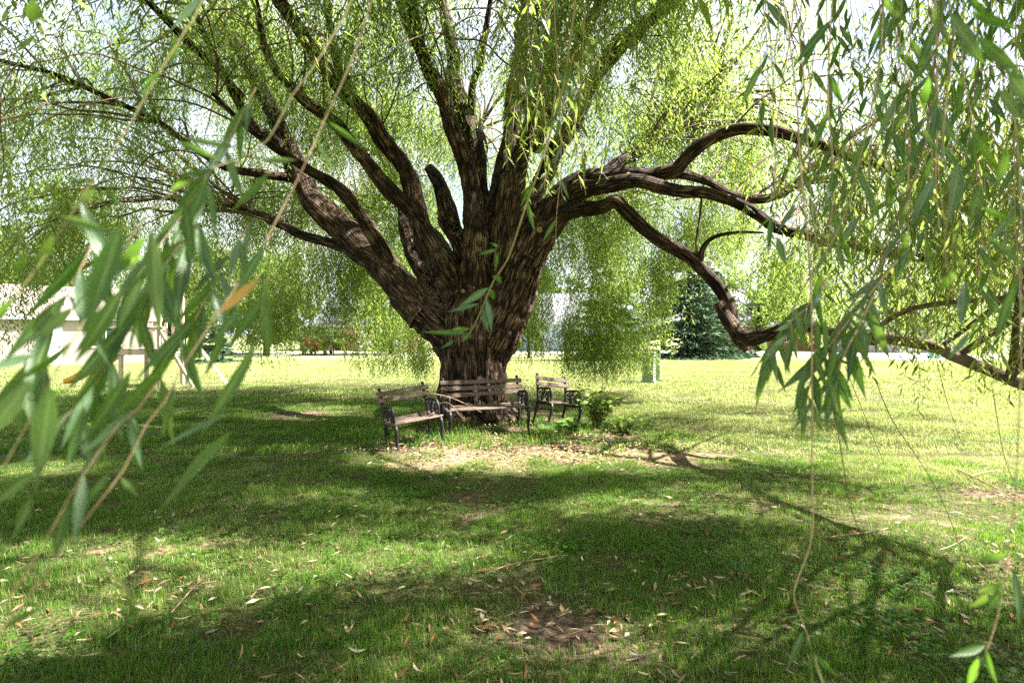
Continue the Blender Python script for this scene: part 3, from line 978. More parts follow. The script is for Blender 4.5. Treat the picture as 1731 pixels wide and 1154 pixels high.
tp, tr = resample(TPATH[0], TPATH[1], 0.12)
put_tube(tp, tr, 28)
for k, mcount in MERGE.items():
    a, b = resample(PATHS[k][0][:mcount + 1], PATHS[k][1][:mcount + 1], 0.1)
    b = b.copy()
    b[-3:] *= np.array([0.97, 0.9, 0.78])[-len(b[-3:]):]
    put_tube(a, b, 18)
for ang, ln, rd in ((3.5, 1.15, .17), (4.3, 0.75, .17), (5.2, 0.8, .18), (0.1, 0.9, .16), (1.3, .8, .15), (2.4, .9, .16), (5.9, .8, .15)):   # root flare
    c, s = math.cos(ang), math.sin(ang)
    q = [(TRX + c * 0.25, TRY + s * 0.25, 0.75), (TRX + c * 0.5, TRY + s * 0.5, 0.32), (TRX + c * 0.72, TRY + s * 0.72, 0.13), (TRX + c * ln * 1.05, TRY + s * ln * 1.05, 0.02), (TRX + c * ln * 1.35, TRY + s * ln * 1.35, -0.09)]
    a, b = resample(q, [rd * 1.1, rd, rd * .8, rd * .5, rd * .3], 0.08)
    put_tube(a, b, 12)
tmp_me = bpy.data.meshes.new('trunk_rough')
tmp_me.from_pydata(tb.V, [], tb.F)
tmp = bpy.data.objects.new('trunk_rough', tmp_me)
C.objects.link(tmp)
md = tmp.modifiers.new('r', 'REMESH')
md.mode = 'VOXEL'
md.voxel_size = 0.026
ms = tmp.modifiers.new('s', 'SMOOTH')
ms.factor = 0.5
ms.iterations = 7
dg = bpy.context.evaluated_depsgraph_get()
tme = bpy.data.meshes.new_from_object(tmp.evaluated_get(dg))
bpy.data.objects.remove(tmp)
bpy.data.meshes.remove(tmp_me)
tme.name = 'trunk'
nv = len(tme.vertices)
V = np.empty(nv * 3, np.float32)
tme.vertices.foreach_get('co', V)
V = V.reshape(-1, 3).astype(float)
Nrm = np.empty(nv * 3, np.float32)
tme.vertices.foreach_get('normal', Nrm)
Nrm = Nrm.reshape(-1, 3).astype(float)
best = np.full(nv, 1e9)
circ = np.zeros(nv)
alon = np.zeros(nv)
for si, (Pt, rad) in enumerate(segs):
    T, Nn, B = frames(Pt)
    s = np.concatenate([[0], np.cumsum(np.linalg.norm(np.diff(Pt, axis=0), axis=1))])
    for c0 in range(0, nv, 20000):
        v = V[c0:c0 + 20000]
        d = np.linalg.norm(v[:, None, :] - Pt[None], axis=2) - rad[None]
        j = d.argmin(1)
        dm = d[np.arange(len(v)), j]
        w = v - Pt[j]
        al = s[j] + (w * T[j]).sum(1)
        an = np.arctan2((w * B[j]).sum(1), (w * Nn[j]).sum(1))
        an = np.abs(an)
        up = dm < best[c0:c0 + 20000]
        best[c0:c0 + 20000] = np.where(up, dm, best[c0:c0 + 20000])
        circ[c0:c0 + 20000] = np.where(up, an * rad[j] + si * 3.7, circ[c0:c0 + 20000])
        alon[c0:c0 + 20000] = np.where(up, al, alon[c0:c0 + 20000])
rel = bark_relief(circ, alon, 0.5, 2.0)
lum = (vnoise(V[:, 0] * 3, V[:, 1] * 3, V[:, 2] * 2.2) - 0.5) * 0.08
V = V + Nrm * ((rel - 0.6) * 0.095 + lum)[:, None] - np.array([TRX, TRY, 0])
tme.vertices.foreach_set('co', V.astype(np.float32).ravel())
point_attr(tme, 'bark', np.stack([circ, alon, circ * 0], -1), 'FLOAT_VECTOR')
point_attr(tme, 'relief', rel)
tme.materials.clear()
tme.materials.append(M['bark'])
tme.polygons.foreach_set('use_smooth', np.ones(len(tme.polygons), dtype=bool))
tme.update()
link('trunk', tme, willow)

ALLW = []      # wood points that can carry branches: (x, y, z, radius)
for li, (k, (Pt, W)) in enumerate(PATHS.items()):
    st = max(0, MERGE.get(k, 0) - 1)
    a, b = resample(Pt[st:], W[st:], 0.07)
    jit = np.stack([vnoise(np.arange(len(a)) * 0.13 + li * 9, q * 5.0 + 0 * np.arange(len(a))) - 0.5 for q in (1, 2, 3)], -1)
    jit2 = np.stack([vnoise(np.arange(len(a)) * 0.045 + li * 5 + 40, q * 7.0 + 0 * np.arange(len(a))) - 0.5 for q in (1, 2, 3)], -1)
    env = np.clip(np.minimum(np.arange(len(a)) / 18.0, (len(a) - 1 - np.arange(len(a))) / 12.0 + 0.3), 0, 1)[:, None]
    a = a + (jit * 0.10 + jit2 * (0.20 if k not in ('K', 'K_reach', 'K_far', 'H', 'J') else 0.06)) * env
    if k not in MERGE or b.max() < 0.3:
        b = b * (0.92 + 0.12 * (vnoise(np.arange(len(a)) * 0.12 + li, 0.5 + 0 * np.arange(len(a))) - .5) * 2)
    b = b * np.interp(np.arange(len(a)), [0, 25, len(a) + 26], [1.0, 0.93, 0.82])
    n = 22 if b.max() > 0.12 else (16 if b.max() > 0.06 else 10)
    young = k in ('K_far', 'near_bough')
    me = wood_mesh('limb', a, b, n, M['young_bark'] if young else M['bark'], li * 1.7, 0.06 if young else 0.36, lump=0.07 if young else 0.17)
    o = link('limb' if b.max() > 0.07 else 'branch', me, willow)
    if k == 'K':
        o['label'] = 'drooping limb that bends down towards the lawn'
    if k == 'K_far':
        o['label'] = 'smooth lighter brown limb running out of view'
    if k == 'stub_broken':
        o['label'] = 'short broken-off dead limb'
    if k not in ('stub_cut', 'stub_broken', 'near_bough', 'K', 'K_side', 'K_side_up'):
        for i in range(len(a) // 4 if b.max() > 0.1 else 2, len(a), 3):
            ALLW.append((*a[i], b[i]))
ALLW = np.array(ALLW)

# sawn faces of pruned limbs
for px, py, Y, w, nrm in ((866, 144, 8.83, 17, (-.05, -1, .15)), (912, 388, 9.28, 9, (.1, -1, .1)), (1062, 296, 9.14, 9, (0, -1, 0)), (783, 492, 9.38, 6, (0, -1, 0))):
    c = P(px, py, Y)
    q = Vector(nrm).normalized()
    mb = MB()
    rr = w / 2 / FPX * Y
    mb.tube([c - q * 0.06, c, c + q * 0.006], [rr * 1.12, rr * 1.1, rr * 0.8], 12)
    o = mb.build('sawn_end', M['cut_wood'], willow, (-TRX, -TRY, 0), True)

# ------------------------------------------------------------------ the willow: hanging sprays
def leaf_faces(V, F, A, base, tip, normal, w, val, bend=0.12):
    """Narrow lance-shaped leaf, folded along its rib."""
    d = tip - base
    L = np.linalg.norm(d)
    s = np.cross(d, normal)
    s = s / (np.linalg.norm(s) + 1e-9) * w / 2
    nn = normal / (np.linalg.norm(normal) + 1e-9) * bend * L
    b = len(V)
    V += [base, base + d * 0.42 + s + nn, tip, base + d * 0.42 - s + nn]
    F += [(b, b + 1, b + 2, b + 3)]
    A += [val] * 4


def make_strand(r, V, F, A, SV, SF, p0, L, lean, leafL=0.112, gap=0.047, bare=0.1):
    """One hanging shoot from p0 down, with alternate narrow leaves."""
    n = max(3, int(L / 0.24))
    pts = [np.array(p0, float)]
    d = np.array([lean[0], lean[1], -1.0])
    curl = r.normal(0, 0.05, 2)
    for i in range(n):
        t = (i + 1) / n
        dd = np.array([d[0] * (1 - t) ** 1.2 + curl[0], d[1] * (1 - t) ** 1.2 + curl[1], -1.0 + 0.75 * (1 - t) ** 4 * min(1, abs(lean[0]) + abs(lean[1]))])
        dd += r.normal(0, 0.05, 3)
        dd /= np.linalg.norm(dd)
        pts.append(pts[-1] + dd * L / n)
    pts = np.array(pts)
    v, f, _, _ = tube_np(pts, np.linspace(0.0032, 0.0012, len(pts)), 3)
    b = len(SV)
    SV += v.tolist()
    SF += (f + b).tolist()
    k = int(L * (1 - bare) / gap)
    ph = r.random() * 6.28
    for i in range(k):
        s = (bare + (1 - bare) * (i + r.random() * .8) / k) * n
        j = min(int(s), n - 1)
        base = pts[j] + (pts[j + 1] - pts[j]) * (s - j)
        ph += 2.4 + r.normal(0, 0.4)
        out = np.array([math.cos(ph), math.sin(ph), 0])
        down = 0.55 + 1.3 * r.random()
        dv = out + np.array([0, 0, -down]) + r.normal(0, .15, 3)
        dv /= np.linalg.norm(dv)
        ll = leafL * (0.6 + 0.6 * r.random()) * (1 if i < k * .85 else 0.7)
        nrm = np.cross(dv, np.cross(np.array([0, 0, 1.0]), dv)) + r.normal(0, .45, 3)
        leaf_faces(V, F, A, base, base + dv * ll, nrm, ll * 0.18, r.random() * 0.9, 0.06)


def spray(seed, nst, L, spread, leafL=0.112, gap=0.047):
    r = np.random.default_rng(seed)
    V, F, A, SV, SF = [], [], [], [], []
    for k in range(nst):
        a = r.random() * 6.28
        q = spread * math.sqrt(r.random())
        make_strand(r, V, F, A, SV, SF, (q * math.cos(a), q * math.sin(a), r.normal(0, .08)), L * (0.5 + 0.55 * r.random()), r.normal(0, 0.5, 2), leafL, gap)
    return np.array(V, np.float32), np.array(F, np.int32), np.array(A, np.float32), np.array(SV, np.float32), np.array(SF, np.int32)


SPL = [0.45, 0.8, 1.2, 1.7, 2.3]
sprays = []
for q, L in enumerate(SPL):
    for k in range(3):
        sprays.append(spray(500 + q * 10 + k, 6 if L < 1.5 else 4, L, 0.34))
for q, L in enumerate(SPL):
    for k in range(3):
        sprays.append(spray(700 + q * 10 + k, 3, L, 0.14, 0.112, 0.043))
for q, L in enumerate(SPL):
    for k in range(3):
        sprays.append(spray(800 + q * 10 + k, 5, L, 0.36, 0.15, 0.085))

FRONT = np.array([(-900, 900), (-200, 780), (0, 690), (60, 640), (120, 520), (200, 400), (300, 330), (400, 310), (480, 310), (560, 290), (640, 230), (700, 200), (780, 150), (850, 140), (880, 190), (903, 330), (950, 425), (1000, 380), (1020, 230), (1100, 200), (1250, 210), (1292, 420), (1340, 520), (1420, 590), (1480, 610), (1560, 690), (1650, 700), (1731, 790), (2000, 900), (3000, 950)], float)
BACK = np.array([(-900, 640), (0, 560), (100, 520), (200, 520), (300, 560), (400, 625), (450, 640), (560, 600), (600, 640), (720, 655), (738, 600), (855, 580), (868, 640), (905, 630), (935, 600), (945, 645), (1000, 665), (1050, 665), (1100, 645), (1112, 520), (1128, 640), (1140, 480), (1250, 470), (1290, 540), (1320, 590), (1400, 600), (1500, 590), (1600, 610), (1731, 640), (3000, 640)], float)
LIT = [  # px, py, rx, ry of sunlit patches on the lawn: gaps in the crown towards the sun
    (190, 930, 190, 34), (660, 940, 220, 30), (1160, 850, 210, 24), (900, 768, 300, 30), (60, 795, 110, 14), (60, 1050, 140, 50), (1690, 910, 90, 60),
    (1490, 1010, 70, 18), (1010, 1075, 80, 24), (560, 842, 60, 8), (420, 672, 260, 5), (600, 690, 120, 6), (880, 870, 60, 10), (1500, 880, 120, 14), (1280, 940, 70, 10), (330, 1010, 60, 14), (700, 1080, 50, 14), (1250, 1060, 60, 16), (430, 760, 70, 5),
    (800, 720, 120, 22), (960, 690, 100, 22)]


LITG = []
for a, b, c, d in LIT:
    cx_, cy_ = G(a, b)
    ay_ = (G(a, b - d)[1] - G(a, b + d)[1]) / 2
    LITG.append((cx_, cy_, c / FPX * cy_ + 0.15, ay_ + 0.14))


def lit(gx_, gy_):
    if gy_ < 1.2:
        return False
    px, py = CXP + gx_ / gy_ * FPX, HYP + HCAM * FPX / gy_
    if py < 650:
        return True
    if px > 985 and py < np.interp(px, [985, 1120, 1480, 1731, 2200], [705, 742, 792, 842, 900]):
        return True
    for a, b, c, d in LITG:
        if ((gx_ - a) / c) ** 2 + ((gy_ - b) / d) ** 2 < 1:
            return True
    return False


cotE = 1 / math.tan(SUN_EL)
SP, SR, SS, SI = [], [], [], []
rr_ = random.Random(5)


def put_spray(p, Lwant, thin=False):
    """Hang a spray at p, shortened where the photograph shows open air under it."""
    x, y, z = p
    if (x * x + y * y + (z - HCAM) ** 2) < 2.6 and y > -0.5:
        return False
    inframe = False
    if y > 0.4:
        px, py = proj(x, y, z)
        inframe = -150 < px < 1881 and py > -60
        if y < 2.4 and -250 < px < 1980 and py + Lwant / y * FPX > -150:
            return False
        prof = FRONT if y < 9.6 else BACK
        lim = np.interp(px, prof[:, 0], prof[:, 1]) - abs(rr_.gauss(0, 60)) * (1 if y < 9.6 else 0.5)
        maxL = (lim - py) / FPX * y
        if maxL < 0.35:
            return False
        Lwant = min(Lwant, maxL, z - 0.35)
        if y < 9.3 and inframe:
            if 330 < px < 880 and rr_.random() > (0.26 if y > 5.5 else 0.10):
                return False
            if 1015 < px < 1290 and rr_.random() > (0.42 if y > 5.5 else 0.12):
                return False
            if px >= 1290 and rr_.random() > (0.4 if px < 1600 and 120 < py + Lwant / y * 480 < 480 else 0.8):
                return False
            if px <= 330 and rr_.random() > 0.45:
                return False
    Lwant = min(Lwant, z - 0.3)
    if Lwant < 0.3:
        return False
    hit = 0
    for t in (0.1, 0.5, 0.9):
        zz = z - Lwant * t
        if lit(x - SH.x * zz * cotE, y - SH.y * zz * cotE):
            hit += 1
    if hit and rr_.random() < (0.0 if thin else 0.7 if inframe else 0.985) * (0.8 if hit == 1 else 1):
        return False
    if not thin:
        for h in (1.2, 2.5, 4.0):
            sx_, sy_ = x - SH.x * (z - h) * cotE, y - SH.y * (z - h) * cotE
            if z > h and 11.3 < sy_ < 16.2 and ((0.4 < sx_ < 3.8 and x > 3.9) or (-6.5 < sx_ < -1.3 and x > -1.2)):
                if rr_.random() < 0.45:
                    return False
    q = min(range(5), key=lambda i: abs(math.log(SPL[i] * 1.02 / Lwant)))
    q += 5 if thin else 10 if not inframe else 0
    s = Lwant / SPL[q % 5]
    SP.append((x, y, z))
    SR.append((rr_.gauss(0, 0.12), rr_.gauss(0, 0.12), rr_.random() * 6.28))
    s2 = min(1.25, max(0.8, s ** 0.5))
    SS.append((s2, s2, s))
    SI.append(q * 3 + rr_.randrange(3))
    return True


BR = []      # branch paths


def grow(target, nsp, Lr, r0=None):
    """A branch arching from the nearest limb to a target, with sprays along its outer part."""
    t = np.array(target, float)
    d = np.linalg.norm(ALLW[:, :3] - t, axis=1) + 0.8 * np.maximum(0, ALLW[:, 2] - t[2] - 0.5)
    c = ALLW[np.argsort(d)[rr_.randrange(0, 14)]]
    a = c[:3]
    ln = np.linalg.norm(t - a)
    if ln > 5.5:
        return
    mid = (a + t) / 2 + np.array([rr_.gauss(0, .12), rr_.gauss(0, .12), 0.10 * ln + 0.1]) * 1.0
    q1 = a * 0.7 + mid * 0.3 + np.array([0, 0, 0.02])
    pts = np.array([a, (a + mid) / 2 + np.array([rr_.gauss(0, .06), rr_.gauss(0, .06), .05]), mid, (mid + t) / 2 + np.array([rr_.gauss(0, .08), rr_.gauss(0, .08), 0.05 * ln]), t, t + (t - mid) * 0.12 + np.array([0, 0, -0.25])])
    rb = min(c[3] * 0.6, (0.007 + 0.005 * ln) * (1.6 if t[1] > 9.0 else 1.0))
    rad = np.linspace(rb, 0.0035, len(pts))
    pp, rd = resample(pts, rad, 0.15)
    wv = rr_.random() * 100
    pp = pp + np.stack([vnoise(np.arange(len(pp)) * 0.33 + wv, j + 0 * np.arange(len(pp))) - .5 for j in (1.5, 2.5, 3.5)], -1) * 0.22 * np.sin(np.linspace(0, math.pi, len(pp)))[:, None]
    done = 0
    for k in range(nsp):
        s = 0.25 + 0.75 * rr_.random() ** 0.8
        i = min(int(s * (len(pp) - 1)), len(pp) - 1)
        if put_spray(pp[i] + np.array([rr_.gauss(0, .22), rr_.gauss(0, .22), rr_.gauss(0, .08)]), rr_.uniform(*Lr)):
            done += 1
    if done:
        BR.append((done, pp, rd))


# the dome
for k in range(560):
    az = rr_.random() * 2 * math.pi
    r_ = 9.6 * math.sqrt(rr_.random() * 0.97 + 0.03)
    zc = 10.8 * math.sqrt(max(0, 1 - (r_ / 11.0) ** 2))
    z_ = max(2.8, zc * rr_.uniform(0.5, 1.0))
    x_, y_ = TRX + r_ * math.cos(az), TRY + r_ * math.sin(az)
    grow((x_, y_, z_), 9 if x_ > -3.5 else 5, (0.5, 1.9))
# hanging curtains the photograph shows beyond the trunk and at the sides
for (x0, x1, y0, y1, Ya, Yb, n, ns, Lr) in ((1130, 1420, 60, 330, 10.5, 15, 40, 11, (0.6, 1.8)), (0, 330, 20, 330, 7, 12, 36, 6, (0.5, 1.4)), (-150, 80, 200, 450, 6, 10, 12, 11, (0.8, 1.8)),
                                           (330, 760, -60, 260, 10.5, 15, 54, 10, (0.6, 1.6)), (380, 900, -60, 130, 6.2, 9.3, 46, 9, (0.5, 1.3)), (1000, 1320, -60, 120, 6.2, 9.3, 26, 9, (0.5, 1.2)), (860, 1300, -80, 200, 10.2, 14, 40, 9, (0.6, 1.5)), (1300, 1800, -40, 330, 3.2, 7, 40, 8, (0.5, 1.2)),
                                           (1400, 1800, 200, 470, 3.5, 7, 14, 8, (0.4, 0.9)), (905, 1005, -60, 200, 3.0, 6.5, 12, 11, (0.5, 1.0)), (1290, 1700, 250, 420, 9.7, 14, 30, 11, (0.8, 1.8)), (380, 740, 300, 420, 12, 15, 14, 3, (1, 2)), (865, 1110, 260, 400, 12, 15, 12, 3, (1, 2))):
    for k in range(n):
        grow(P(rr_.uniform(x0, x1), rr_.uniform(y0, y1), rr_.uniform(Ya, Yb)), ns, Lr)
# the near side of the dome, over the camera and out of view, thickened to shade the lawn
for k in range(330):
    x_, y_ = rr_.uniform(-7, 9.5), rr_.uniform(0.3, 9.5)
    r_ = math.hypot(x_ - TRX, y_ - TRY)
    if r_ > 10.8:
        continue
    zc = max(4.5, 10.5 * math.sqrt(max(0, 1 - (r_ / 11.5) ** 2)))
    zmin = HCAM + (HYP + 120) / FPX * y_ + 0.6
    if zmin > zc:
        continue
    grow((x_, y_, rr_.uniform(zmin, zc)), 17, (0.5, 1.5))
# added unseen sprays without branches, set along the sun to shade the ground
for k in range(5600):
    gy_ = math.sqrt(rr_.uniform(1.5 ** 2, 9.6 ** 2))
    gx_ = rr_.uniform(-1.05, 1.05) * gy_ - 0.2
    if lit(gx_, gy_):
        continue
    L_ = rr_.uniform(.5, 1.3)
    zlo = HCAM + (HYP + 70) / FPX * gy_ + L_
    z_ = zlo + abs(rr_.gauss(0, 1.6))
    x_, y_ = gx_ + SH.x * z_ * cotE, gy_ + SH.y * z_ * cotE
    r_ = math.hypot(x_ - TRX, y_ - TRY)
    if r_ > 11.3 or z_ > max(5.2, 11.2 * math.sqrt(max(0, 1 - (r_ / 12) ** 2))):
        continue
    put_spray((x_, y_, z_), L_)
# tassels of long shoots that make up the hanging curtains beyond the trunk
for (x0, x1, y0, y1, Ya, Yb, n) in ((390, 560, 300, 590, 12, 16.5, 40), (540, 748, 330, 620, 12.5, 15.5, 74), (862, 945, 300, 590, 13, 16, 26), (940, 1108, 280, 640, 12, 15.5, 62), (1112, 1134, 360, 600, 12, 13.5, 10), (1140, 1300, 250, 440, 12, 16, 36), (60, 400, 330, 500, 12, 16, 26), (1290, 1700, 330, 560, 8, 13, 52), (380, 760, 60, 330, 11, 15, 32), (860, 1320, 60, 320, 11, 15, 28), (-60, 210, 330, 600, 8, 11.5, 22), (0, 380, 60, 320, 9.7, 13, 10)):
    for k in range(n):
        cx_, cy_, Yc = rr_.uniform(x0, x1), rr_.uniform(y0, y1), rr_.uniform(Ya, Yb)
        c = P(cx_, cy_, Yc)
        for q in range(rr_.randrange(8, 18)):
            put_spray((c.x + rr_.gauss(0, .17), c.y + rr_.gauss(0, .3), c.z + rr_.gauss(0, .35)), rr_.uniform(.7, 1.9), thin=True)

SP, SR, SS, SI = np.array(SP), np.array(SR), np.array(SS), np.array(SI)
cV, cF, cA, tV, tF, nv, tn = [], [], [], [], [], 0, 0
for q in range(len(sprays)):
    sel = np.nonzero(SI == q)[0]
    V0, F0, A0, S0, T0 = sprays[q]
    for i in sel:
        m3 = np.array(Matrix.Rotation(SR[i, 2], 3, 'Z') @ Matrix.Rotation(SR[i, 1], 3, 'Y') @ Matrix.Rotation(SR[i, 0], 3, 'X'))
        off = SP[i] - np.array([TRX, TRY, 0])
        cV.append(((V0 * SS[i]) @ m3.T + off).astype(np.float32))
        cF.append(F0 + nv)
        cA.append(np.mod(A0 + rr_.random(), 1.0).astype(np.float32))
        nv += len(V0)
        if SP[i, 1] < 6.8 and q < 30:
            tV.append(((S0 * SS[i]) @ m3.T + off).astype(np.float32))
            tF.append(T0 + tn)
            tn += len(S0)
cme = np_mesh('crown', np.vstack(cV), np.vstack(cF), M['willow'])
point_attr(cme, 'vary', np.concatenate(cA))
crown = link('crown', cme, willow)
tag(crown, 'hanging green willow foliage', kind='stuff')
o = link('hanging_shoots', np_mesh('hanging_shoots', np.vstack(tV), np.vstack(tF), M['tan_twig']), willow)
tag(o, 'thin hanging willow shoots', kind='stuff')
print('LEAVES', sum(len(f) for f in cF), 'SHOOT FACES', sum(len(f) for f in tF))
print('SPRAYS', len(SP), 'BRANCHES', len(BR))

# thin branches: the thickest as parts of their own, the rest as one part
BR.sort(key=lambda b: -b[2][0])
def in_view(pp):
    q = pp[len(pp) // 2]
    if q[1] < 0.8:
        return False
    a, b = proj(*q)
    return 1000 < a < 1900 and -300 < b < 700 and q[1] < 9.5


BR = [b for b in BR if not in_view(b[1]) or (b[1][len(b[1]) // 2][1] > 6.5 and rr_.random() < 0.3)]
for done, pp, rd in BR[:180]:
    V, F, D, th = tube_np(pp, rd, 5)
    me = np_mesh('branch', V - np.array([TRX, TRY, 0]), F, M['twig'], True)
    link('branch', me, willow)
VV, FF, nb = [], [], 0
for done, pp, rd in BR[180:]:
    V, F, D, th = tube_np(pp, rd, 4)
    VV.append(V - np.array([TRX, TRY, 0]))
    FF.append(F + nb)
    nb += len(V)
if VV:
    o = link('branchlets', np_mesh('branchlets', np.vstack(VV), np.vstack(FF), M['twig'], True), willow)
    o['kind'] = 'stuff'


# ------------------------------------------------------------------ benches
def spiral(cy, cz, r0, turns, start, sgn=1, n=16):
    out = []
    for i in range(n + 1):
        t = i / n
        a = start + sgn * turns * 2 * math.pi * t
        r = r0 * (1 - 0.78 * t)
        out.append((cy + r * math.cos(a), cz + r * math.sin(a)))
    return out


def make_bench(name, width, nback, label, cat, loc, rz, roll, group, pitch=0.0):
    root = empty(name, loc)
    root.rotation_mode = 'XYZ'
    root.rotation_euler = (pitch, roll, rz)
    tag(root, label, cat, group)
    hw = width / 2
    rb = random.Random(sum(map(ord, name)) + int(width * 100))
    for sx in (-1, 1):
        X = sx * hw
        fr = MB()            # side rail and back post
        fr.tube([(X, 0.19, 0.38), (X, 0.20, 0.45), (X, 0.235, 0.58), (X, 0.285, 0.72), (X, 0.315, 0.83)], [.026, .026, .025, .023, .020], 6)
        fr.tube([(X, 0.315, 0.825), (X, 0.322, 0.845), (X, 0.315, 0.862)], [.020, .027, .013], 6)
        fr.tube([(X, 0.20, 0.385), (X, 0.05, 0.375), (X, -0.12, 0.385), (X, -0.245, 0.395)], [.024] * 4, 6)
        frame = fr.build('end_frame', M['iron'], root, smooth=True)
        lg = MB()
        lg.tube([(X, -0.245, 0.40), (X, -0.275, 0.34), (X, -0.262, 0.24), (X, -0.235, 0.13), (X, -0.255, 0.04), (X, -0.29, 0.0), (X, -0.285, -0.06)], [.029, .028, .024, .020, .021, .026, .016], 6)
        lg.build('leg', M['iron'], frame, smooth=True)
        lg = MB()
        lg.tube([(X, 0.19, 0.39), (X, 0.205, 0.30), (X, 0.23, 0.18), (X, 0.255, 0.06), (X, 0.285, 0.0), (X, 0.285, -0.06)], [.028, .025, .021, .020, .025, .016], 6)
        lg.build('leg', M['iron'], frame, smooth=True)
        ar = MB()            # scrolled armrest
        arm = [(0.245, 0.60), (0.19, 0.615), (0.10, 0.622), (0.0, 0.632), (-0.10, 0.640), (-0.17, 0.628), (-0.212, 0.585), (-0.222, 0.52), (-0.205, 0.455), (-0.215, 0.40)]
        ar.tube([(X, a, b) for a, b in arm], [.016, .018, .020, .021, .021, .020, .019, .018, .016, .017], 6)
        for cy, cz, r0, tu, st, sg in ((0.125, 0.535, 0.075, 1.5, math.pi / 2, 1), (-0.02, 0.545, 0.072, 1.5, math.pi / 2, -1), (-0.135, 0.555, 0.068, 1.5, math.pi / 2, 1), (0.05, 0.455, 0.045, 1.3, -math.pi / 2, 1), (-0.10, 0.455, 0.048, 1.3, -math.pi / 2, -1)):
            sp_ = spiral(cy, cz, r0, tu, st, sg)
            ar.tube([(X, a, b) for a, b in sp_], [.0125] * len(sp_), 5)
        ar.build('armrest', M['iron'], frame, smooth=True)
    # seat boards, worn and not quite straight
    n = 5
    for i in range(n):
        y = -0.225 + i * 0.094
        z = 0.408 + 0.010 * ((i - 1.6) / 2) ** 2 + rb.uniform(-.004, .004)
        mb = MB()
        q = Matrix.Rotation(rb.gauss(0, .008), 3, 'Z') @ Matrix.Rotation(rb.gauss(0, .02), 3, 'X')
        mb.bbox((rb.uniform(-.015, .015), y, z), (width + 0.09 + rb.uniform(-.02, .02), 0.070, 0.021), 0.005, q)
        mb.build('seat_slat', M['old_wood'], root)
    for i in range(nback):
        z = 0.785 - i * 0.092
        y = 0.268 - i * 0.030
        mb = MB()
        q = Matrix.Rotation(rb.gauss(0, .010), 3, 'Y') @ Matrix.Rotation(-0.33, 3, 'X')
        mb.bbox((rb.uniform(-.015, .015), y, z), (width + 0.10 + rb.uniform(-.02, .02), 0.020, 0.066), 0.005, q)
        mb.build('back_slat', M['old_wood'], root)
    mb = MB()
    mb.tube([(-hw, 0.215, 0.26), (hw, 0.215, 0.26)], [.009, .009], 6)
    mb.build('tie_rod', M['iron'], root)
    return root


BG = 'weathered garden seats around the trunk'
make_bench('garden_bench', 1.22, 3, 'weathered wooden bench with three back slats right in front of the trunk', 'bench', (-0.40, 8.84, 0.06), R(17), R(-1.0), BG)
make_bench('garden_chair', 0.66, 2, 'tilted garden armchair with two back slats to the left of the long bench', 'chair', (-1.38, 8.10, 0.00), R(30), R(-6.5), BG)
make_bench('garden_chair', 0.57, 2, 'tilted garden armchair right of the trunk beside the leafy shrub', 'chair', (0.73, 9.6, 0.04), R(28), R(8.0), BG)

# dead twigs fallen across the seats
for pts, lab in (([(-1.30, 8.30, 0.74), (-1.12, 8.35, 0.72), (-0.90, 8.42, 0.66), (-0.66, 8.45, 0.55), (-0.45, 8.45, 0.44)], 'thin bowed dead twig lying across the armrests of chair and bench'),
                 ([(-1.22, 8.40, 0.50), (-1.10, 8.38, 0.56), (-0.98, 8.35, 0.60), (-0.86, 8.30, 0.55), (-0.78, 8.28, 0.44), (-0.7, 8.25, 0.38)], 'curled dead vine hanging on the bench armrest')):
    mb = MB()
    a, b = resample(pts, np.linspace(.008, .004, len(pts)), .05)
    mb.tube(a, b, 5)
    for k in range(3):
        i = 3 + k * 4
        if i < len(a):
            e = a[i] + np.array([0.12, -0.03, 0.10 - 0.06 * k])
            mb.tube([a[i], (a[i] + e) / 2 + np.array([0, 0, .02]), e], [.004, .003, .002], 4)
    tag(mb.build('dead_twig', M['tan_twig'], smooth=True), lab, 'twig', 'dead twigs on the seats')


# ------------------------------------------------------------------ plants by the benches
def plate_leaf(mb_V, mb_F, base, d, nrm, L, W, heart=False):
    d = Vector(d).normalized()
    nrm = Vector(nrm)
    s = d.cross(nrm).normalized()
    up = s.cross(d).normalized()
    prof = [(0.0, 0.05), (0.08, 0.34), (0.28, 0.5), (0.55, 0.42), (0.8, 0.22), (1.0, 0.0)] if heart else [(0.0, 0.04), (0.2, 0.36), (0.45, 0.5), (0.75, 0.32), (1.0, 0.0)]
    b = len(mb_V)
    for t, w in prof:
        c = Vector(base) + d * L * t - up * (L * 0.25 * t * t)
        mb_V.extend([c + s * W * w + up * W * w * 0.2, c, c - s * W * w + up * W * w * 0.2])
    for i in range(len(prof) - 1):
        k = b + 3 * i
        mb_F.extend([(k, k + 1, k + 4, k + 3), (k + 1, k + 2, k + 5, k + 4)])


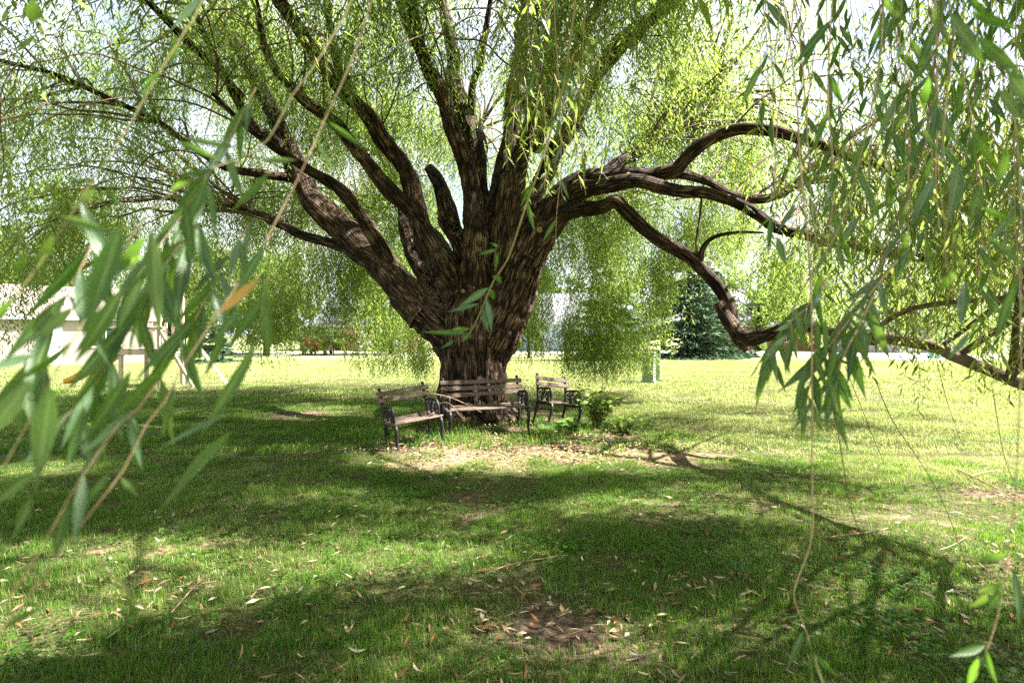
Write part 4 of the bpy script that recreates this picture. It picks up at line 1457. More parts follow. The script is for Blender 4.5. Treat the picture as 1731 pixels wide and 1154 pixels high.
def leafy_plant(name, loc, stems, height, spread, leafL, leafW, label, cat, seed, heart=False, per=10, mat=None):
    r = random.Random(seed)
    root = empty(name, loc)
    tag(root, label, cat)
    for k in range(stems):
        a = r.random() * 6.28
        h = height * r.uniform(.6, 1.05)
        sp = spread * r.uniform(.3, 1.0)
        pts = [Vector((0.06 * math.cos(a), 0.06 * math.sin(a), -0.02)), Vector((sp * .35 * math.cos(a), sp * .35 * math.sin(a), h * .5)), Vector((sp * math.cos(a), sp * math.sin(a), h)), ]
        mb = MB()
        pp, rd = resample(pts, [.006, .004, .002], .06)
        mb.tube(pp, rd, 4)
        st = mb.build('stem', M['twig'], root)
        V, F = [], []
        for i in range(per):
            t = 0.25 + 0.75 * (i + r.random()) / per
            p = pp[min(int(t * (len(pp) - 1)), len(pp) - 1)]
            b = r.random() * 6.28
            d = (math.cos(b), math.sin(b), r.uniform(-.3, .5))
            plate_leaf(V, F, p, d, (r.gauss(0, .3), r.gauss(0, .3) - 0.25, 1), leafL * r.uniform(.6, 1.2), leafW * r.uniform(.7, 1.2), heart)
        me = np_mesh('leaves', [tuple(v) for v in V], F, mat or M['broad_leaf'], True)
        link('leaves', me, st)
    return root


leafy_plant('leafy_shrub', (1.42, 9.45, 0.03), 30, 0.84, 0.66, 0.11, 0.085, 'loose leafy shrub beside the tilted armchair right of the trunk', 'shrub', 3, per=9, mat=M['lime_leaf'])
leafy_plant('leafy_shrub', (1.78, 9.05, 0.0), 14, 0.36, 0.34, 0.085, 0.06, 'low leafy shrub at the outer edge of the taller shrub', 'shrub', 5, per=9, mat=M['lime_leaf'])
leafy_plant('burdock_plant', (0.90, 9.05, 0.05), 7, 0.20, 0.26, 0.20, 0.17, 'low broad-leaved weed growing in front of the tilted armchair', 'weed', 8, True, per=3)
leafy_plant('burdock_plant', (0.55, 9.0, 0.05), 4, 0.13, 0.18, 0.14, 0.12, 'small broad-leaved weed by the front leg of the armchair', 'weed', 9, True, per=3)
leafy_plant('sapling', (0.12, 9.75, 0.1), 4, 0.82, 0.16, 0.10, 0.075, 'thin young sapling growing behind the right end of the bench', 'sapling', 12, per=6)
for i, (x, y, lab) in enumerate(((-0.95, 8.6, 'patch of weeds between the chair and the long bench'), (-0.15, 8.75, 'weed sprouting under the right half of the bench'), (-1.75, 8.7, 'weed tuft behind the left armchair'))):
    leafy_plant('ground_weed', (x, y, 0.04), 7, 0.16, 0.16, 0.07, 0.035, lab, 'weed', 20 + i, per=5)


# ------------------------------------------------------------------ twigs close to the camera
def leaf_mesh(k, bend, twist, fold, mat):
    V, F = [], []
    n = 9
    for i in range(n + 1):
        t = i / n
        w = 0.5 * math.sin(math.pi * t ** 0.8) ** 1.2 + 0.008
        z = bend * (t * (1 - t) * 1.0) * -1 + bend * -0.5 * t * t
        a = twist * (t - 0.3)
        c, s = math.cos(a), math.sin(a)
        y0 = 0.06 * math.sin(t * 3.1 + k) * bend
        for u, f in ((-w, fold), (0, 0), (w, fold)):
            yy = u
            zz = abs(u) * f
            V.append((t, y0 + yy * c - zz * s, z / 1 + (yy * s + zz * c) * 0.18))
    for i in range(n):
        b = 3 * i
        F += [(b, b + 1, b + 4, b + 3), (b + 1, b + 2, b + 5, b + 4)]
    me = np_mesh('leaf', V, F, mat, True)
    point_attr(me, 'leafuv', [(i / n, abs(u), k) for i in range(n + 1) for u in (-1, 0, 1)], 'FLOAT_VECTOR')
    return me


NLEAF = {}
for mk in ('near_leaf', 'pale_leaf', 'yellow_leaf'):
    NLEAF[mk] = [leaf_mesh(k, *q, M[mk]) for k, q in enumerate(((0.05, 0.2, 0.5), (0.16, -0.5, 0.4), (-0.12, 0.4, 0.6), (0.28, 0.7, 0.3), (-0.22, -0.6, 0.4), (0.10, 1.0, 0.5)))]
rl = random.Random(21)
TOFF = Vector((-TRX, -TRY, 0))
nleaf = [0]
XV, XF, XM, XA, XU = [], [], [], [], []


def near_twig(pts, w, mat, label=None, up=None):
    """pts: (px, py, distance) along the twig from its top."""
    q = [P(*p) for p in pts]
    if up:
        d = (q[0] - q[1]).normalized()
        u1 = q[0] + d * 0.25 + Vector((0, 0.02, 0.08))
        u2 = u1 + d * 0.35 + Vector((0, 0.15, 0.35))
        u3 = u2 + d * 0.3 + Vector((0, 0.4, 0.8))
        q = [u3, u2, u1] + q
    a, b = resample([tuple(v) for v in q], np.linspace(w, w * 0.45, len(q)) * (0.36 if pts[0][2] < 0.8 else 0.75), 0.02)
    a = a + np.stack([vnoise(np.arange(len(a)) * 0.11 + w * 999, j + 0 * np.arange(len(a))) - .5 for j in (1.5, 2.5, 3.5)], -1) * 0.012
    V, F, D, th = tube_np(a, b, 6)
    me = np_mesh('hanging_twig', V + np.array([-TRX, -TRY, 0]), F, mat, True)
    o = link('hanging_twig', me, willow)
    if label:
        o['label'] = label
    return o, a


def put_leaf(tw, base, tip, width, kind='near_leaf', face=None, var=None):
    base, tip = Vector(base), Vector(tip)
    X = tip - base
    L = X.length
    X.normalize()
    view = (Vector((0, 0, HCAM)) - base).normalized() if face is None else Vector(face)
    Z = view + Vector((rl.gauss(0, .35), rl.gauss(0, .35), rl.gauss(0, .35)))
    Z = (Z - X * Z.dot(X)).normalized()
    Y = Z.cross(X)
    m = Matrix((X * L, Y * width, Z * L)).transposed().to_4x4()
    m.translation = base + TOFF
    nleaf[0] += 1
    if nleaf[0] > 300:
        me = NLEAF[kind][rl.randrange(6)]
        b = len(XV)
        XV.extend([tuple(m @ v.co) for v in me.vertices])
        XF.extend([tuple(b + i for i in p.vertices) for p in me.polygons])
        XM.extend([0 if kind == 'near_leaf' else 1] * len(me.polygons))
        XA.extend([rl.random()] * len(me.vertices))
        XU.extend([(i // 3 / 9, abs(i % 3 - 1), 0) for i in range(len(me.vertices))])
        return
    o = bpy.data.objects.new('leaf', NLEAF[kind][rl.randrange(6) if var is None else var])
    C.objects.link(o)
    o.parent = tw
    o.matrix_local = m
    if kind == 'yellow_leaf':
        o['label'] = 'tan dying leaf with brown spots'
    return o


def leaves_px(tw, L):
    for e in L:
        (bx, by, tx, ty, w, Y) = e[:6]
        kind = e[6] if len(e) > 6 else 'near_leaf'
        dY = rl.uniform(-.04, .05) * Y * 1.2
        put_leaf(tw, P(bx, by, Y), P(tx, ty, Y + dY), w / FPX * Y * 0.74, kind)


def leaves_auto(tw, a, t0, t1, n, L, wr=0.17, kinds=('near_leaf',), droop=0.9):
    ph = rl.random() * 6.28
    for i in range(n):
        t = t0 + (t1 - t0) * (i + rl.random() * .6) / n
        j = min(int(t * (len(a) - 1)), len(a) - 2)
        tang = Vector(a[j + 1] - a[j]).normalized()
        ph += 2.5 + rl.gauss(0, .3)
        out = Vector((math.cos(ph), math.sin(ph) * .8, 0))
        d = (out * 0.7 + tang * 0.6 + Vector((0, 0, -droop * rl.uniform(.4, 1.1)))).normalized()
        l = L * rl.uniform(.65, 1.15)
        put_leaf(tw, a[j], Vector(a[j]) + d * l, l * wr * 0.88, rl.choice(kinds))


PL, YL = 'pale_leaf', 'yellow_leaf'
tw, a = near_twig([(342, -10, .62), (313, 47, .60), (284, 95, .59), (255, 142, .58), (218, 207, .56), (175, 269, .55), (127, 338, .53), (98, 382, .52), (52, 452, .50), (-20, 550, .48), (-90, 640, .47)], .0032, M['yellow_twig'],
                  'yellow twig slanting across the upper left corner', [(-0.9, 1.3, 3.6), (-0.62, .85, 2.7)])
leaves_auto(tw, a, .45, 1, 7, .075, .16, ('near_leaf', 'pale_leaf'))
leaves_px(tw, [(298, 62, 290, 110, 20, .6), (270, 120, 240, 160, 14, .58), (98, 364, 208, 402, 20, .5), (113, 309, 158, 304, 10, .52), (160, 318, 138, 345, 16, .53), (178, 316, 202, 350, 14, .53), (90, 395, 60, 470, 20, .5), (20, 505, -20, 560, 20, .48), (60, 0, 55, 38, 30, .45), (40, 430, 25, 470, 18, .5)])
tw, a = near_twig([(596, -10, .70), (560, 62, .68), (520, 124, .66), (487, 164, .65), (462, 210, .64), (426, 255, .62), (349, 284, .58), (309, 309, .56), (260, 345, .54), (215, 400, .52), (180, 470, .50), (120, 570, .47), (60, 680, .45), (0, 790, .44)], .0034, M['yellow_twig'],
                  'leafy twig arching down across the left foreground', [(-0.55, 1.2, 3.4), (-0.30, .9, 2.6)])
leaves_px(tw, [(533, 226, 567, 298, 24, .66, PL), (553, 204, 618, 255, 13, .66), (444, 269, 502, 268, 17, .62, PL), (309, 233, 411, 251, 14, .58, PL), (298, 240, 367, 266, 16, .57), (349, 302, 320, 385, 22, .57),
               (455, 291, 393, 357, 18, .6), (360, 285, 300, 300, 14, .57), (330, 300, 275, 330, 16, .56), (254, 385, 268, 582, 36, .50, PL), (205, 378, 139, 575, 50, .40), (246, 398, 177, 482, 22, .5), (243, 431, 175, 472, 20, .5), (312, 340, 324, 452, 27, .54),
               (208, 485, 122, 612, 38, .47), (240, 470, 198, 562, 22, .49), (125, 518, 52, 580, 26, .44, PL), (122, 575, 15, 645, 27, .44), (56, 600, -30, 628, 24, .42, PL), (54, 638, -20, 735, 42, .42, PL), (84, 650, 46, 842, 54, .42, PL), (142, 684, 112, 795, 23, .46), (60, 795, -20, 858, 24, .44), (55, 838, 20, 912, 24, .45)])
tw, a = near_twig([(629, -10, .74), (600, 80, .72), (575, 138, .70), (538, 211, .68), (505, 284, .66), (465, 364, .63), (440, 415, .61), (416, 455, .60), (385, 500, .58), (347, 556, .57), (302, 625, .55), (274, 681, .54), (243, 719, .53), (204, 796, .52), (149, 865, .50), (69, 969, .48), (28, 1024, .47), (-30, 1090, .46)], .0036, M['tan_twig'],
                  'long tan twig running from the top edge to the lower left corner', [(-0.4, 1.2, 3.5), (-0.24, .95, 2.6)])
leaves_px(tw, [(447, 414, 397, 490, 23, .6), (440, 470, 369, 530, 21, .6, YL), (450, 470, 456, 612, 23, .6), (447, 500, 383, 592, 25, .59), (350, 487, 293, 556, 23, .56), (330, 540, 213, 655, 30, .55), (300, 590, 188, 720, 27, .54), (433, 580, 338, 735, 27, .57), (385, 698, 252, 764, 15, .54, PL), (392, 728, 246, 880, 36, .5),
               (222, 625, 145, 738, 30, .5), (258, 690, 185, 707, 13, .53), (187, 796, 130, 872, 17, .5), (146, 830, 118, 895, 19, .5, PL), (204, 806, 235, 840, 15, .52), (75, 1026, -15, 1072, 16, .47), (380, 560, 345, 640, 20, .56), (295, 650, 270, 740, 18, .54), (410, 520, 350, 590, 20, .58), (240, 740, 215, 690, 14, .53)])
for pts, n, L in (([(430, 150, .75), (380, 250, .72), (330, 330, .70), (270, 420, .67), (210, 520, .64), (160, 600, .62)], 20, .09), ([(330, 380, .62), (270, 460, .60), (215, 560, .58), (160, 650, .56), (100, 720, .54)], 18, .09),
                  ([(420, 380, .72), (370, 460, .70), (330, 540, .68), (280, 600, .66)], 12, .085), ([(150, 420, .55), (110, 500, .53), (70, 590, .52), (20, 690, .5)], 12, .085)):
    tw, a = near_twig(pts, .0022, M['tan_twig'], None)
    leaves_auto(tw, a, .05, 1, n, L, .17, ('near_leaf', 'near_leaf', 'pale_leaf'))
tw, a = near_twig([(270, 640, .55), (235, 690, .53), (200, 720, .52), (166, 770, .50), (128, 835, .49), (80, 930, .475), (30, 1010, .46), (-30, 1080, .45)], .0026, M['tan_twig'], None)
leaves_auto(tw, a, .05, .7, 6, .07, kinds=('near_leaf', 'pale_leaf'))
tw, a = near_twig([(970, -10, 1.5), (962, 60, 1.47), (950, 150, 1.44), (925, 240, 1.4), (905, 300, 1.37), (885, 350, 1.34), (869, 400, 1.32), (855, 440, 1.31), (835, 470, 1.30), (822, 500, 1.3), (810, 530, 1.3), (795, 560, 1.3), (787, 575, 1.3)], .0045, M['yellow_twig'],
                  'twig whose pale leaf tip hangs in front of the trunk', [(0.9, 2.4, 4.6), (0.35, 1.8, 3.3)])
leaves_px(tw, [(826, 486, 777, 518, 17, 1.3, PL), (810, 513, 750, 524, 13, 1.3, PL), (822, 504, 833, 560, 17, 1.3, PL), (815, 519, 824, 561, 15, 1.3, PL), (790, 563, 710, 561, 13, 1.3), (795, 555, 755, 562, 12, 1.3), (795, 562, 778, 579, 11, 1.3), (768, 575, 737, 590, 9, 1.3), (842, 425, 837, 462, 9, 1.31), (842, 420, 809, 432, 8, 1.31), (844, 418, 825, 409, 7, 1.31), (835, 466, 849, 482, 15, 1.3), (829, 488, 836, 506, 16, 1.3),
               (900, 310, 880, 350, 12, 1.36), (930, 240, 900, 262, 10, 1.4), (945, 180, 915, 215, 11, 1.42), (955, 110, 980, 160, 12, 1.45), (890, 340, 905, 395, 11, 1.35)])
# shoots hanging further out in front of the right limbs
for pts, n, L in (([(935, -20, 2.0), (940, 90, 1.97), (945, 200, 1.95), (948, 290, 1.93), (940, 360, 1.92), (935, 430, 1.92)], 15, .10), ([(990, -20, 2.2), (985, 80, 2.2), (978, 180, 2.18), (984, 270, 2.17), (990, 330, 2.16)], 12, .10),
                  ([(890, -20, 2.3), (893, 60, 2.3), (905, 130, 2.28), (918, 190, 2.26), (925, 260, 2.25)], 9, .09), ([(1020, -20, 2.6), (1010, 60, 2.6), (1000, 130, 2.58), (985, 200, 2.56)], 8, .10)):
    tw, a = near_twig(pts, .003, M['tan_twig'], None, [(P(*pts[0]) + Vector((.15, .5, 1.6)))])
    leaves_auto(tw, a, .38, 1, n, L, .17, ('near_leaf', 'near_leaf', 'pale_leaf'))
# right foreground
tw, a = near_twig([(1445, 300, 1.1), (1420, 380, 1.08), (1380, 450, 1.06), (1345, 505, 1.05), (1335, 540, 1.05), (1335, 600, 1.04)], .003, M['yellow_twig'], None, [(1.2, 2.4, 3.6), (0.85, 1.5, 2.5)])
leaves_px(tw, [(1304, 516, 1248, 522, 9, 1.05), (1330, 566, 1288, 615, 16, 1.04), (1335, 575, 1327, 634, 15, 1.04, PL), (1380, 538, 1384, 604, 15, 1.06), (1340, 545, 1310, 560, 12, 1.05), (1360, 650, 1348, 705, 12, 1.04), (1283, 612, 1268, 640, 8, 1.05), (1303, 365, 1298, 430, 12, 1.1), (1313, 400, 1328, 448, 17, 1.1), (1345, 520, 1365, 600, 15, 1.05), (1350, 560, 1335, 640, 14, 1.04), (1375, 590, 1398, 660, 14, 1.05), (1365, 610, 1345, 690, 14, 1.04), (1390, 460, 1370, 520, 14, 1.06), (1420, 390, 1440, 460, 14, 1.08)])
leaves_auto(tw, a, .35, 1, 16, .085, .16, ('near_leaf', 'near_leaf', 'pale_leaf'))
tw, a = near_twig([(1500, 420, 1.05), (1470, 480, 1.03), (1430, 530, 1.02), (1410, 580, 1.0), (1400, 640, 1.0), (1411, 700, 1.0), (1423, 790, .99), (1432, 850, .98), (1446, 892, .98)], .0026, M['twig'], 'thin dark twig hanging bare over the lawn', [(1.5, 2.2, 3.4), (1.0, 1.4, 2.4)])
leaves_px(tw, [(1418, 520, 1535, 577, 9, 1.02, PL), (1425, 526, 1486, 588, 9, 1.02, PL), (1394, 596, 1472, 632, 10, 1.0, PL), (1374, 676, 1341, 724, 11, 1.0), (1405, 610, 1440, 690, 13, 1.0), (1400, 640, 1420, 715, 13, 1.0), (1411, 706, 1431, 688, 10, 1.0), (1440, 560, 1480, 640, 12, 1.02), (1415, 580, 1395, 650, 13, 1.0), (1452, 600, 1440, 660, 11, 1.02), (1405, 660, 1390, 720, 12, 1.0), (1470, 480, 1455, 540, 13, 1.03), (1395, 540, 1400, 610, 13, 1.01)])
leaves_auto(tw, a, .35, .72, 18, .085, .16, ('near_leaf', 'near_leaf', 'pale_leaf'))
for pts, n in (([(1520, 440, 1.15), (1470, 500, 1.13), (1425, 555, 1.12), (1385, 610, 1.1), (1365, 665, 1.1), (1360, 715, 1.1)], 24), ([(1400, 470, 1.2), (1365, 520, 1.18), (1325, 555, 1.17), (1305, 600, 1.16), (1300, 640, 1.16)], 18), ([(1480, 500, 1.08), (1450, 560, 1.07), (1420, 620, 1.06), (1410, 680, 1.06)], 16)):
    tw, a = near_twig(pts, .003, M['tan_twig'], None)
    leaves_auto(tw, a, .15, 1, n, .10, .17, ('near_leaf', 'near_leaf', 'near_leaf', 'pale_leaf'))
tw, a = near_twig([(1372, 690, 1.02), (1371, 780, 1.0), (1373, 880, .98), (1366, 930, .97), (1340, 1000, .96), (1348, 1035, .955), (1365, 1085, .95), (1385, 1154, .94)], .0026, M['tan_twig'], 'long bare tan shoot ending in a leafy tip near the bottom edge', [(0.95, 1.6, 2.9), (0.62, 1.12, 2.0), (0.56, 1.04, 1.75)])
leaves_px(tw, [(1350, 1040, 1316, 1036, 9, .95), (1352, 1030, 1366, 1050, 12, .95), (1358, 1065, 1330, 1132, 15, .95), (1368, 1085, 1358, 1170, 13, .95), (1372, 1100, 1440, 1154, 12, .95), (1375, 1110, 1395, 1180, 12, .95, PL), (1362, 1075, 1380, 1120, 11, .95)])
tw, a = near_twig([(1725, 560, .72), (1722, 700, .70), (1715, 830, .68), (1706, 900, .67), (1692, 990, .66), (1678, 1050, .65), (1660, 1100, .64), (1625, 1180, .63)], .0028, M['tan_twig'], None, [(1.2, 1.4, 3.2), (0.75, .85, 2.1)])
leaves_px(tw, [(1705, 935, 1640, 952, 16, .67), (1710, 935, 1760, 970, 16, .67), (1695, 985, 1645, 1000, 14, .66), (1690, 1000, 1635, 1028, 14, .66), (1693, 990, 1665, 1045, 18, .66, PL), (1712, 960, 1716, 1060, 18, .66), (1665, 1090, 1604, 1110, 18, .64), (1665, 1095, 1690, 1160, 16, .64), (1655, 1110, 1630, 1170, 16, .64)])
for pts, w, m in (([(1480, 640, 2.2), (1510, 710, 2.2), (1550, 770, 2.2), (1590, 840, 2.15), (1625, 930, 2.1), (1640, 990, 2.1)], .0026, 'twig'), ([(1430, 620, 2.4), (1462, 700, 2.4), (1495, 785, 2.4)], .0026, 'twig'), ([(1582, 600, 3.4), (1602, 680, 3.4), (1627, 752, 3.4)], .003, 'twig'), ([(1680, 660, 1.6), (1700, 770, 1.6), (1722, 832, 1.6)], .0022, 'tan_twig'),
                  ([(1342, -20, 1.3), (1335, 60, 1.3), (1318, 160, 1.28), (1308, 240, 1.27), (1306, 330, 1.26)], .003, 'tan_twig'), ([(1322, -20, 1.3), (1310, 80, 1.3), (1305, 160, 1.29), (1309, 300, 1.28)], .0026, 'tan_twig'), ([(1366, 260, 1.5), (1370, 330, 1.5), (1380, 420, 1.48), (1392, 490, 1.47)], .003, 'tan_twig')):
    tw, a = near_twig(pts, w, M[m], None, [(P(*pts[0]) + Vector((.1, .5, 1.2)))] if pts[0][1] < 300 else None)
tw, a = near_twig([(1600, -20, .8), (1610, 60, .79), (1600, 150, .78), (1590, 250, .77), (1600, 330, .76), (1590, 420, .75), (1610, 500, .75)], .003, M['yellow_twig'], 'leafy twig hanging close by at the right edge', [(1.5, 1.6, 3.6), (0.85, 1.0, 2.5)])
leaves_px(tw, [(1601, 19, 1670, 112, 27, .76, PL), (1605, 65, 1672, 112, 15, .77), (1687, 150, 1728, 205, 24, .7, PL), (1700, 115, 1745, 185, 26, .68, PL), (1620, 275, 1590, 388, 32, .74), (1660, 310, 1640, 380, 22, .74, PL), (1586, 10, 1560, 85, 22, .8), (1534, 60, 1503, 114, 14, .85), (1616, 458, 1584, 495, 17, .75), (1630, 475, 1622, 560, 22, .73, PL), (1650, 475, 1716, 555, 13, .7, PL), (1670, 400, 1745, 460, 14, .7, PL), (1660, 350, 1720, 380, 14, .72), (1570, 130, 1560, 190, 18, .8), (1585, 180, 1570, 250, 20, .8), (1640, 20, 1720, 45, 22, .72), (1650, 60, 1731, 130, 24, .7), (1700, 250, 1690, 330, 26, .7), (1560, 215, 1590, 268, 12, .78, PL), (1640, 215, 1690, 290, 18, .74), (1715, 480, 1690, 580, 22, .68), (1640, 560, 1600, 610, 14, .74, PL)])
# more leafy shoots on the right, from 1.1 to 3 m away
for k in range(46):
    px = rl.uniform(1290, 1790)
    Y = rl.uniform(1.15, 2.7)
    top = -60
    bot = float(np.interp(px, [1300, 1400, 1480, 1600, 1731, 1760], [330, 430, 470, 520, 600, 600])) * rl.uniform(.45, 1.0)
    sw = rl.gauss(0, 25)
    pts = [(px + sw * t * t + rl.gauss(0, 5), top + (bot - top) * t, Y - .1 * t) for t in (0, .25, .5, .75, 1)]
    tw, a = near_twig(pts, .0028, M['tan_twig'], None, [(P(*pts[0]) + Vector((.2, .4, 1.3)))])
    leaves_auto(tw, a, .45, 1, int(6 + (bot - top) / FPX * Y / .085 * 1.1), .11, .18, ('near_leaf', 'near_leaf', 'near_leaf', 'pale_leaf'))
print('NEAR LEAVES', nleaf[0])
if XV:
    me = np_mesh('leaves', XV, XF, M['near_leaf'], True)
    me.materials.append(M['pale_leaf'])
    me.polygons.foreach_set('material_index', np.array(XM, np.int32))
    point_attr(me, 'vary', XA)
    point_attr(me, 'leafuv', XU, 'FLOAT_VECTOR')
    tag(link('leaves', me, willow), 'further leaves on the twigs close by', kind='stuff')

# ------------------------------------------------------------------ fallen leaves
def fallen_mesh(k, mat):
    r = random.Random(k)
    V, F = [], []
    n = 5
    cu = r.uniform(-.4, .4)
    lift = r.uniform(0.04, 0.22)
    for i in range(n + 1):
        t = i / n
        w = 0.5 * math.sin(math.pi * max(0.02, min(.98, t))) ** 0.8
        yy = cu * (t - .5) ** 2
        z = lift * abs(t - .45) ** 1.4 * 1.6
        V += [(t - .5, yy - w * .14, z + w * .05), (t - .5, yy + w * .14, z + w * .06)]
    for i in range(n):
        F.append((2 * i, 2 * i + 2, 2 * i + 3, 2 * i + 1))
    return np_mesh('fallen_leaf', V, F, mat, True)


FK = {'dead_leaf': ('dry tan willow leaf fallen on the shaded grass', 'tan fallen willow leaves'), 'rust_leaf': ('rust-brown willow leaf fallen on the shaded grass', 'rust-brown fallen willow leaves'),
      'pale_dead_leaf': ('bleached pale willow leaf fallen on the shaded grass', 'bleached fallen willow leaves')}
FM = {k: [fallen_mesh(j, M[k]) for j in range(6)] for k in FK}
rf = random.Random(77)
for i in range(270):
    py = 1175 - 345 * rf.random() ** 1.25
    px = rf.uniform(-40, 1770)
    for _ in range(6):          # drifts
        if vnoise(px / 170.0, py / 60.0) > 0.5:
            break
        px, py = rf.uniform(-40, 1770), 1175 - 345 * rf.random() ** 1.25
    if i < 24:
        px, py = rf.gauss(980, 110), rf.gauss(1060, 45)
    x, y = G(px, min(1190, py))
    kind = rf.choices(['dead_leaf', 'rust_leaf', 'pale_dead_leaf'], [.58, .2, .22])[0]
    o = bpy.data.objects.new('fallen_leaf', rf.choice(FM[kind]))
    C.objects.link(o)
    L = rf.uniform(.04, .088)
    o.scale = (L, L * rf.uniform(.8, 1.4), L)
    o.location = (x, y, float(gz(x, y)) + rf.uniform(.012, .04) * (0.35 if float(blobs(np.array([x]), np.array([y]), BARE)[0]) > .5 else 1))
    o.rotation_euler = (rf.gauss(0, .35), rf.gauss(0, .3), rf.random() * 6.28)
    soil = float(blobs(np.array([x]), np.array([y]), [BARE[6]])[0]) > .25
    where = 'on the bare soil near the bottom edge' if soil else 'on the grass left of the bare soil' if px < 850 else 'on the grass right of the bare soil'
    tag(o, FK[kind][0].split(' fallen')[0] + ' lying ' + where, 'leaf', FK[kind][1] + ' ' + where)
# the litter further off and in the worn hollow before the bench, past counting
LV, LF, LA = [], [], []
n = 0
while n < 5200:
    if n < 3000:
        px, py = rf.gauss(900, 150), rf.gauss(752, 16)
    else:
        px, py = rf.uniform(-60, 1790), 640 + 440 * rf.random() ** 1.6
    if py < 625:
        continue
    x, y = G(px, py)
    if n >= 3000 and rf.random() > 0.35 + float(blobs(np.array([x]), np.array([y]), BARE)[0]):
        continue
    n += 1
    L, a, w = rf.uniform(.04, .10), rf.random() * 6.28, rf.uniform(.006, .014)
    z = float(gz(x, y)) + rf.uniform(.004, .035)
    d = Vector((math.cos(a), math.sin(a), rf.gauss(0, .25))) * L
    s = Vector((-math.sin(a), math.cos(a), rf.gauss(0, .5))).normalized() * w
    p = Vector((x, y, z))
    b = len(LV)
    LV += [p, p + d * .5 + s + Vector((0, 0, .004)), p + d, p + d * .5 - s + Vector((0, 0, .004))]
    LF.append((b, b + 1, b + 2, b + 3))
    LA += [rf.random()] * 4
me = np_mesh('leaf_litter', [tuple(v) for v in LV], LF, M['dead_leaf'])
me.materials.append(M['rust_leaf'])
me.materials.append(M['pale_dead_leaf'])
me.polygons.foreach_set('material_index', np.array([rf.choices([0, 1, 2], [.5, .22, .28])[0] for f in LF], np.int32))
point_attr(me, 'vary', LA)
tag(link('leaf_litter', me), 'scattered dry leaf litter around the seats and over the lawn', 'leaf litter', kind='stuff')

# dead sticks on the lawn
for pts, lab in (([(1400, 915), (1440, 910), (1480, 902), (1500, 898)], 'short grey stick lying in the grass on the right'), ([(1585, 935), (1610, 928), (1634, 910)], 'thin pale stick lying on the shaded grass far right'),
                 ([(1620, 800), (1660, 822), (1700, 840), (1731, 862)], 'dead branch lying in the brown litter at the right edge'), ([(1640, 812), (1665, 806), (1690, 800)], 'small forked stick on top of the brown litter pile'),
                 ([(560, 800), (590, 790), (640, 780)], 'thin twig lying on the grass left of the worn hollow'), ([(820, 975), (870, 960), (960, 945)], 'long thin pale twig lying across the grass in the middle'), ([(290, 1045), (330, 1000), (345, 985)], 'slender twig lying in the grass at lower left')):
    mb = MB()
    q = [G(*p) for p in pts]
    q = [(x, y, float(gz(x, y)) + .03 + .01 * (i % 2)) for i, (x, y) in enumerate(q)]
    a, b = resample(q, np.linspace(.011, .004, len(q)) * (0.5 if 'thin' in lab or 'slender' in lab else 0.85), .05)
    mb.tube(a, b, 5)
    i = len(a) // 2
    mb.tube([a[i], a[i] + np.array([.05, .06, .03]), a[i] + np.array([.12, .09, .03])], [.004, .003, .002], 4)
    tag(mb.build('fallen_stick', M['tan_twig'], smooth=True), lab, 'stick', 'sticks lying on the lawn')

# ------------------------------------------------------------------ utility pedestals
M['utility_green'] = mat_noise('utility_green_paint', [(0.3, (0.20, 0.27, 0.16)), (0.7, (0.25, 0.32, 0.20))], 4, 0.6, 0.05)
M['utility_pale'] = mat_noise('faded_green_paint', [(0.3, (0.25, 0.33, 0.20)), (0.7, (0.32, 0.40, 0.26))], 4, 0.6, 0.05)


def pedestal(loc, rz, w, d, h, mat, label, slots):
    root = empty('utility_pedestal', loc, rz)
    tag(root, label, 'utility box', 'utility pedestals on the lawn')
    mb = MB()
    mb.bbox((0, 0, h / 2), (w, d, h), 0.012)
    body = mb.build('cabinet', mat, root)
    mb = MB()
    mb.bbox((0, 0, h + 0.018), (w + .05, d + .05, 0.05), 0.012)
    mb.build('lid', mat, root)
    mb = MB()
    mb.box((0, 0, 0.04), (w + .06, d + .06, 0.10))
    mb.build('base', mat, root)
    for k in range(slots):
        z = h * (0.22 + 0.66 * k / max(1, slots - 1))
        mb = MB()
        mb.box((w / 2 + .004, 0, z), (.014, d * .7, .022))
        mb.build('vent_slot', M['iron'], body)
        mb = MB()
        mb.bbox((0, -d / 2 - .006, z), (w * .86, .012, .055), .003)
        mb.build('louver', mat, body)
    mb = MB()
    mb.box((w * .3, -d / 2 - .02, h * .93), (.05, .03, .07))
    mb.build('latch', M['iron'], body)
    return root


pedestal((4.52, 18.8, 0), R(-24), .38, .36, 1.00, M['utility_green'], 'green utility pedestal with vent slots at the edge of the hanging foliage', 7)
pedestal((4.98, 19.6, 0), R(-14), .24, .24, 1.08, M['utility_pale'], 'slim pale green utility pedestal behind the vented green one', 0)

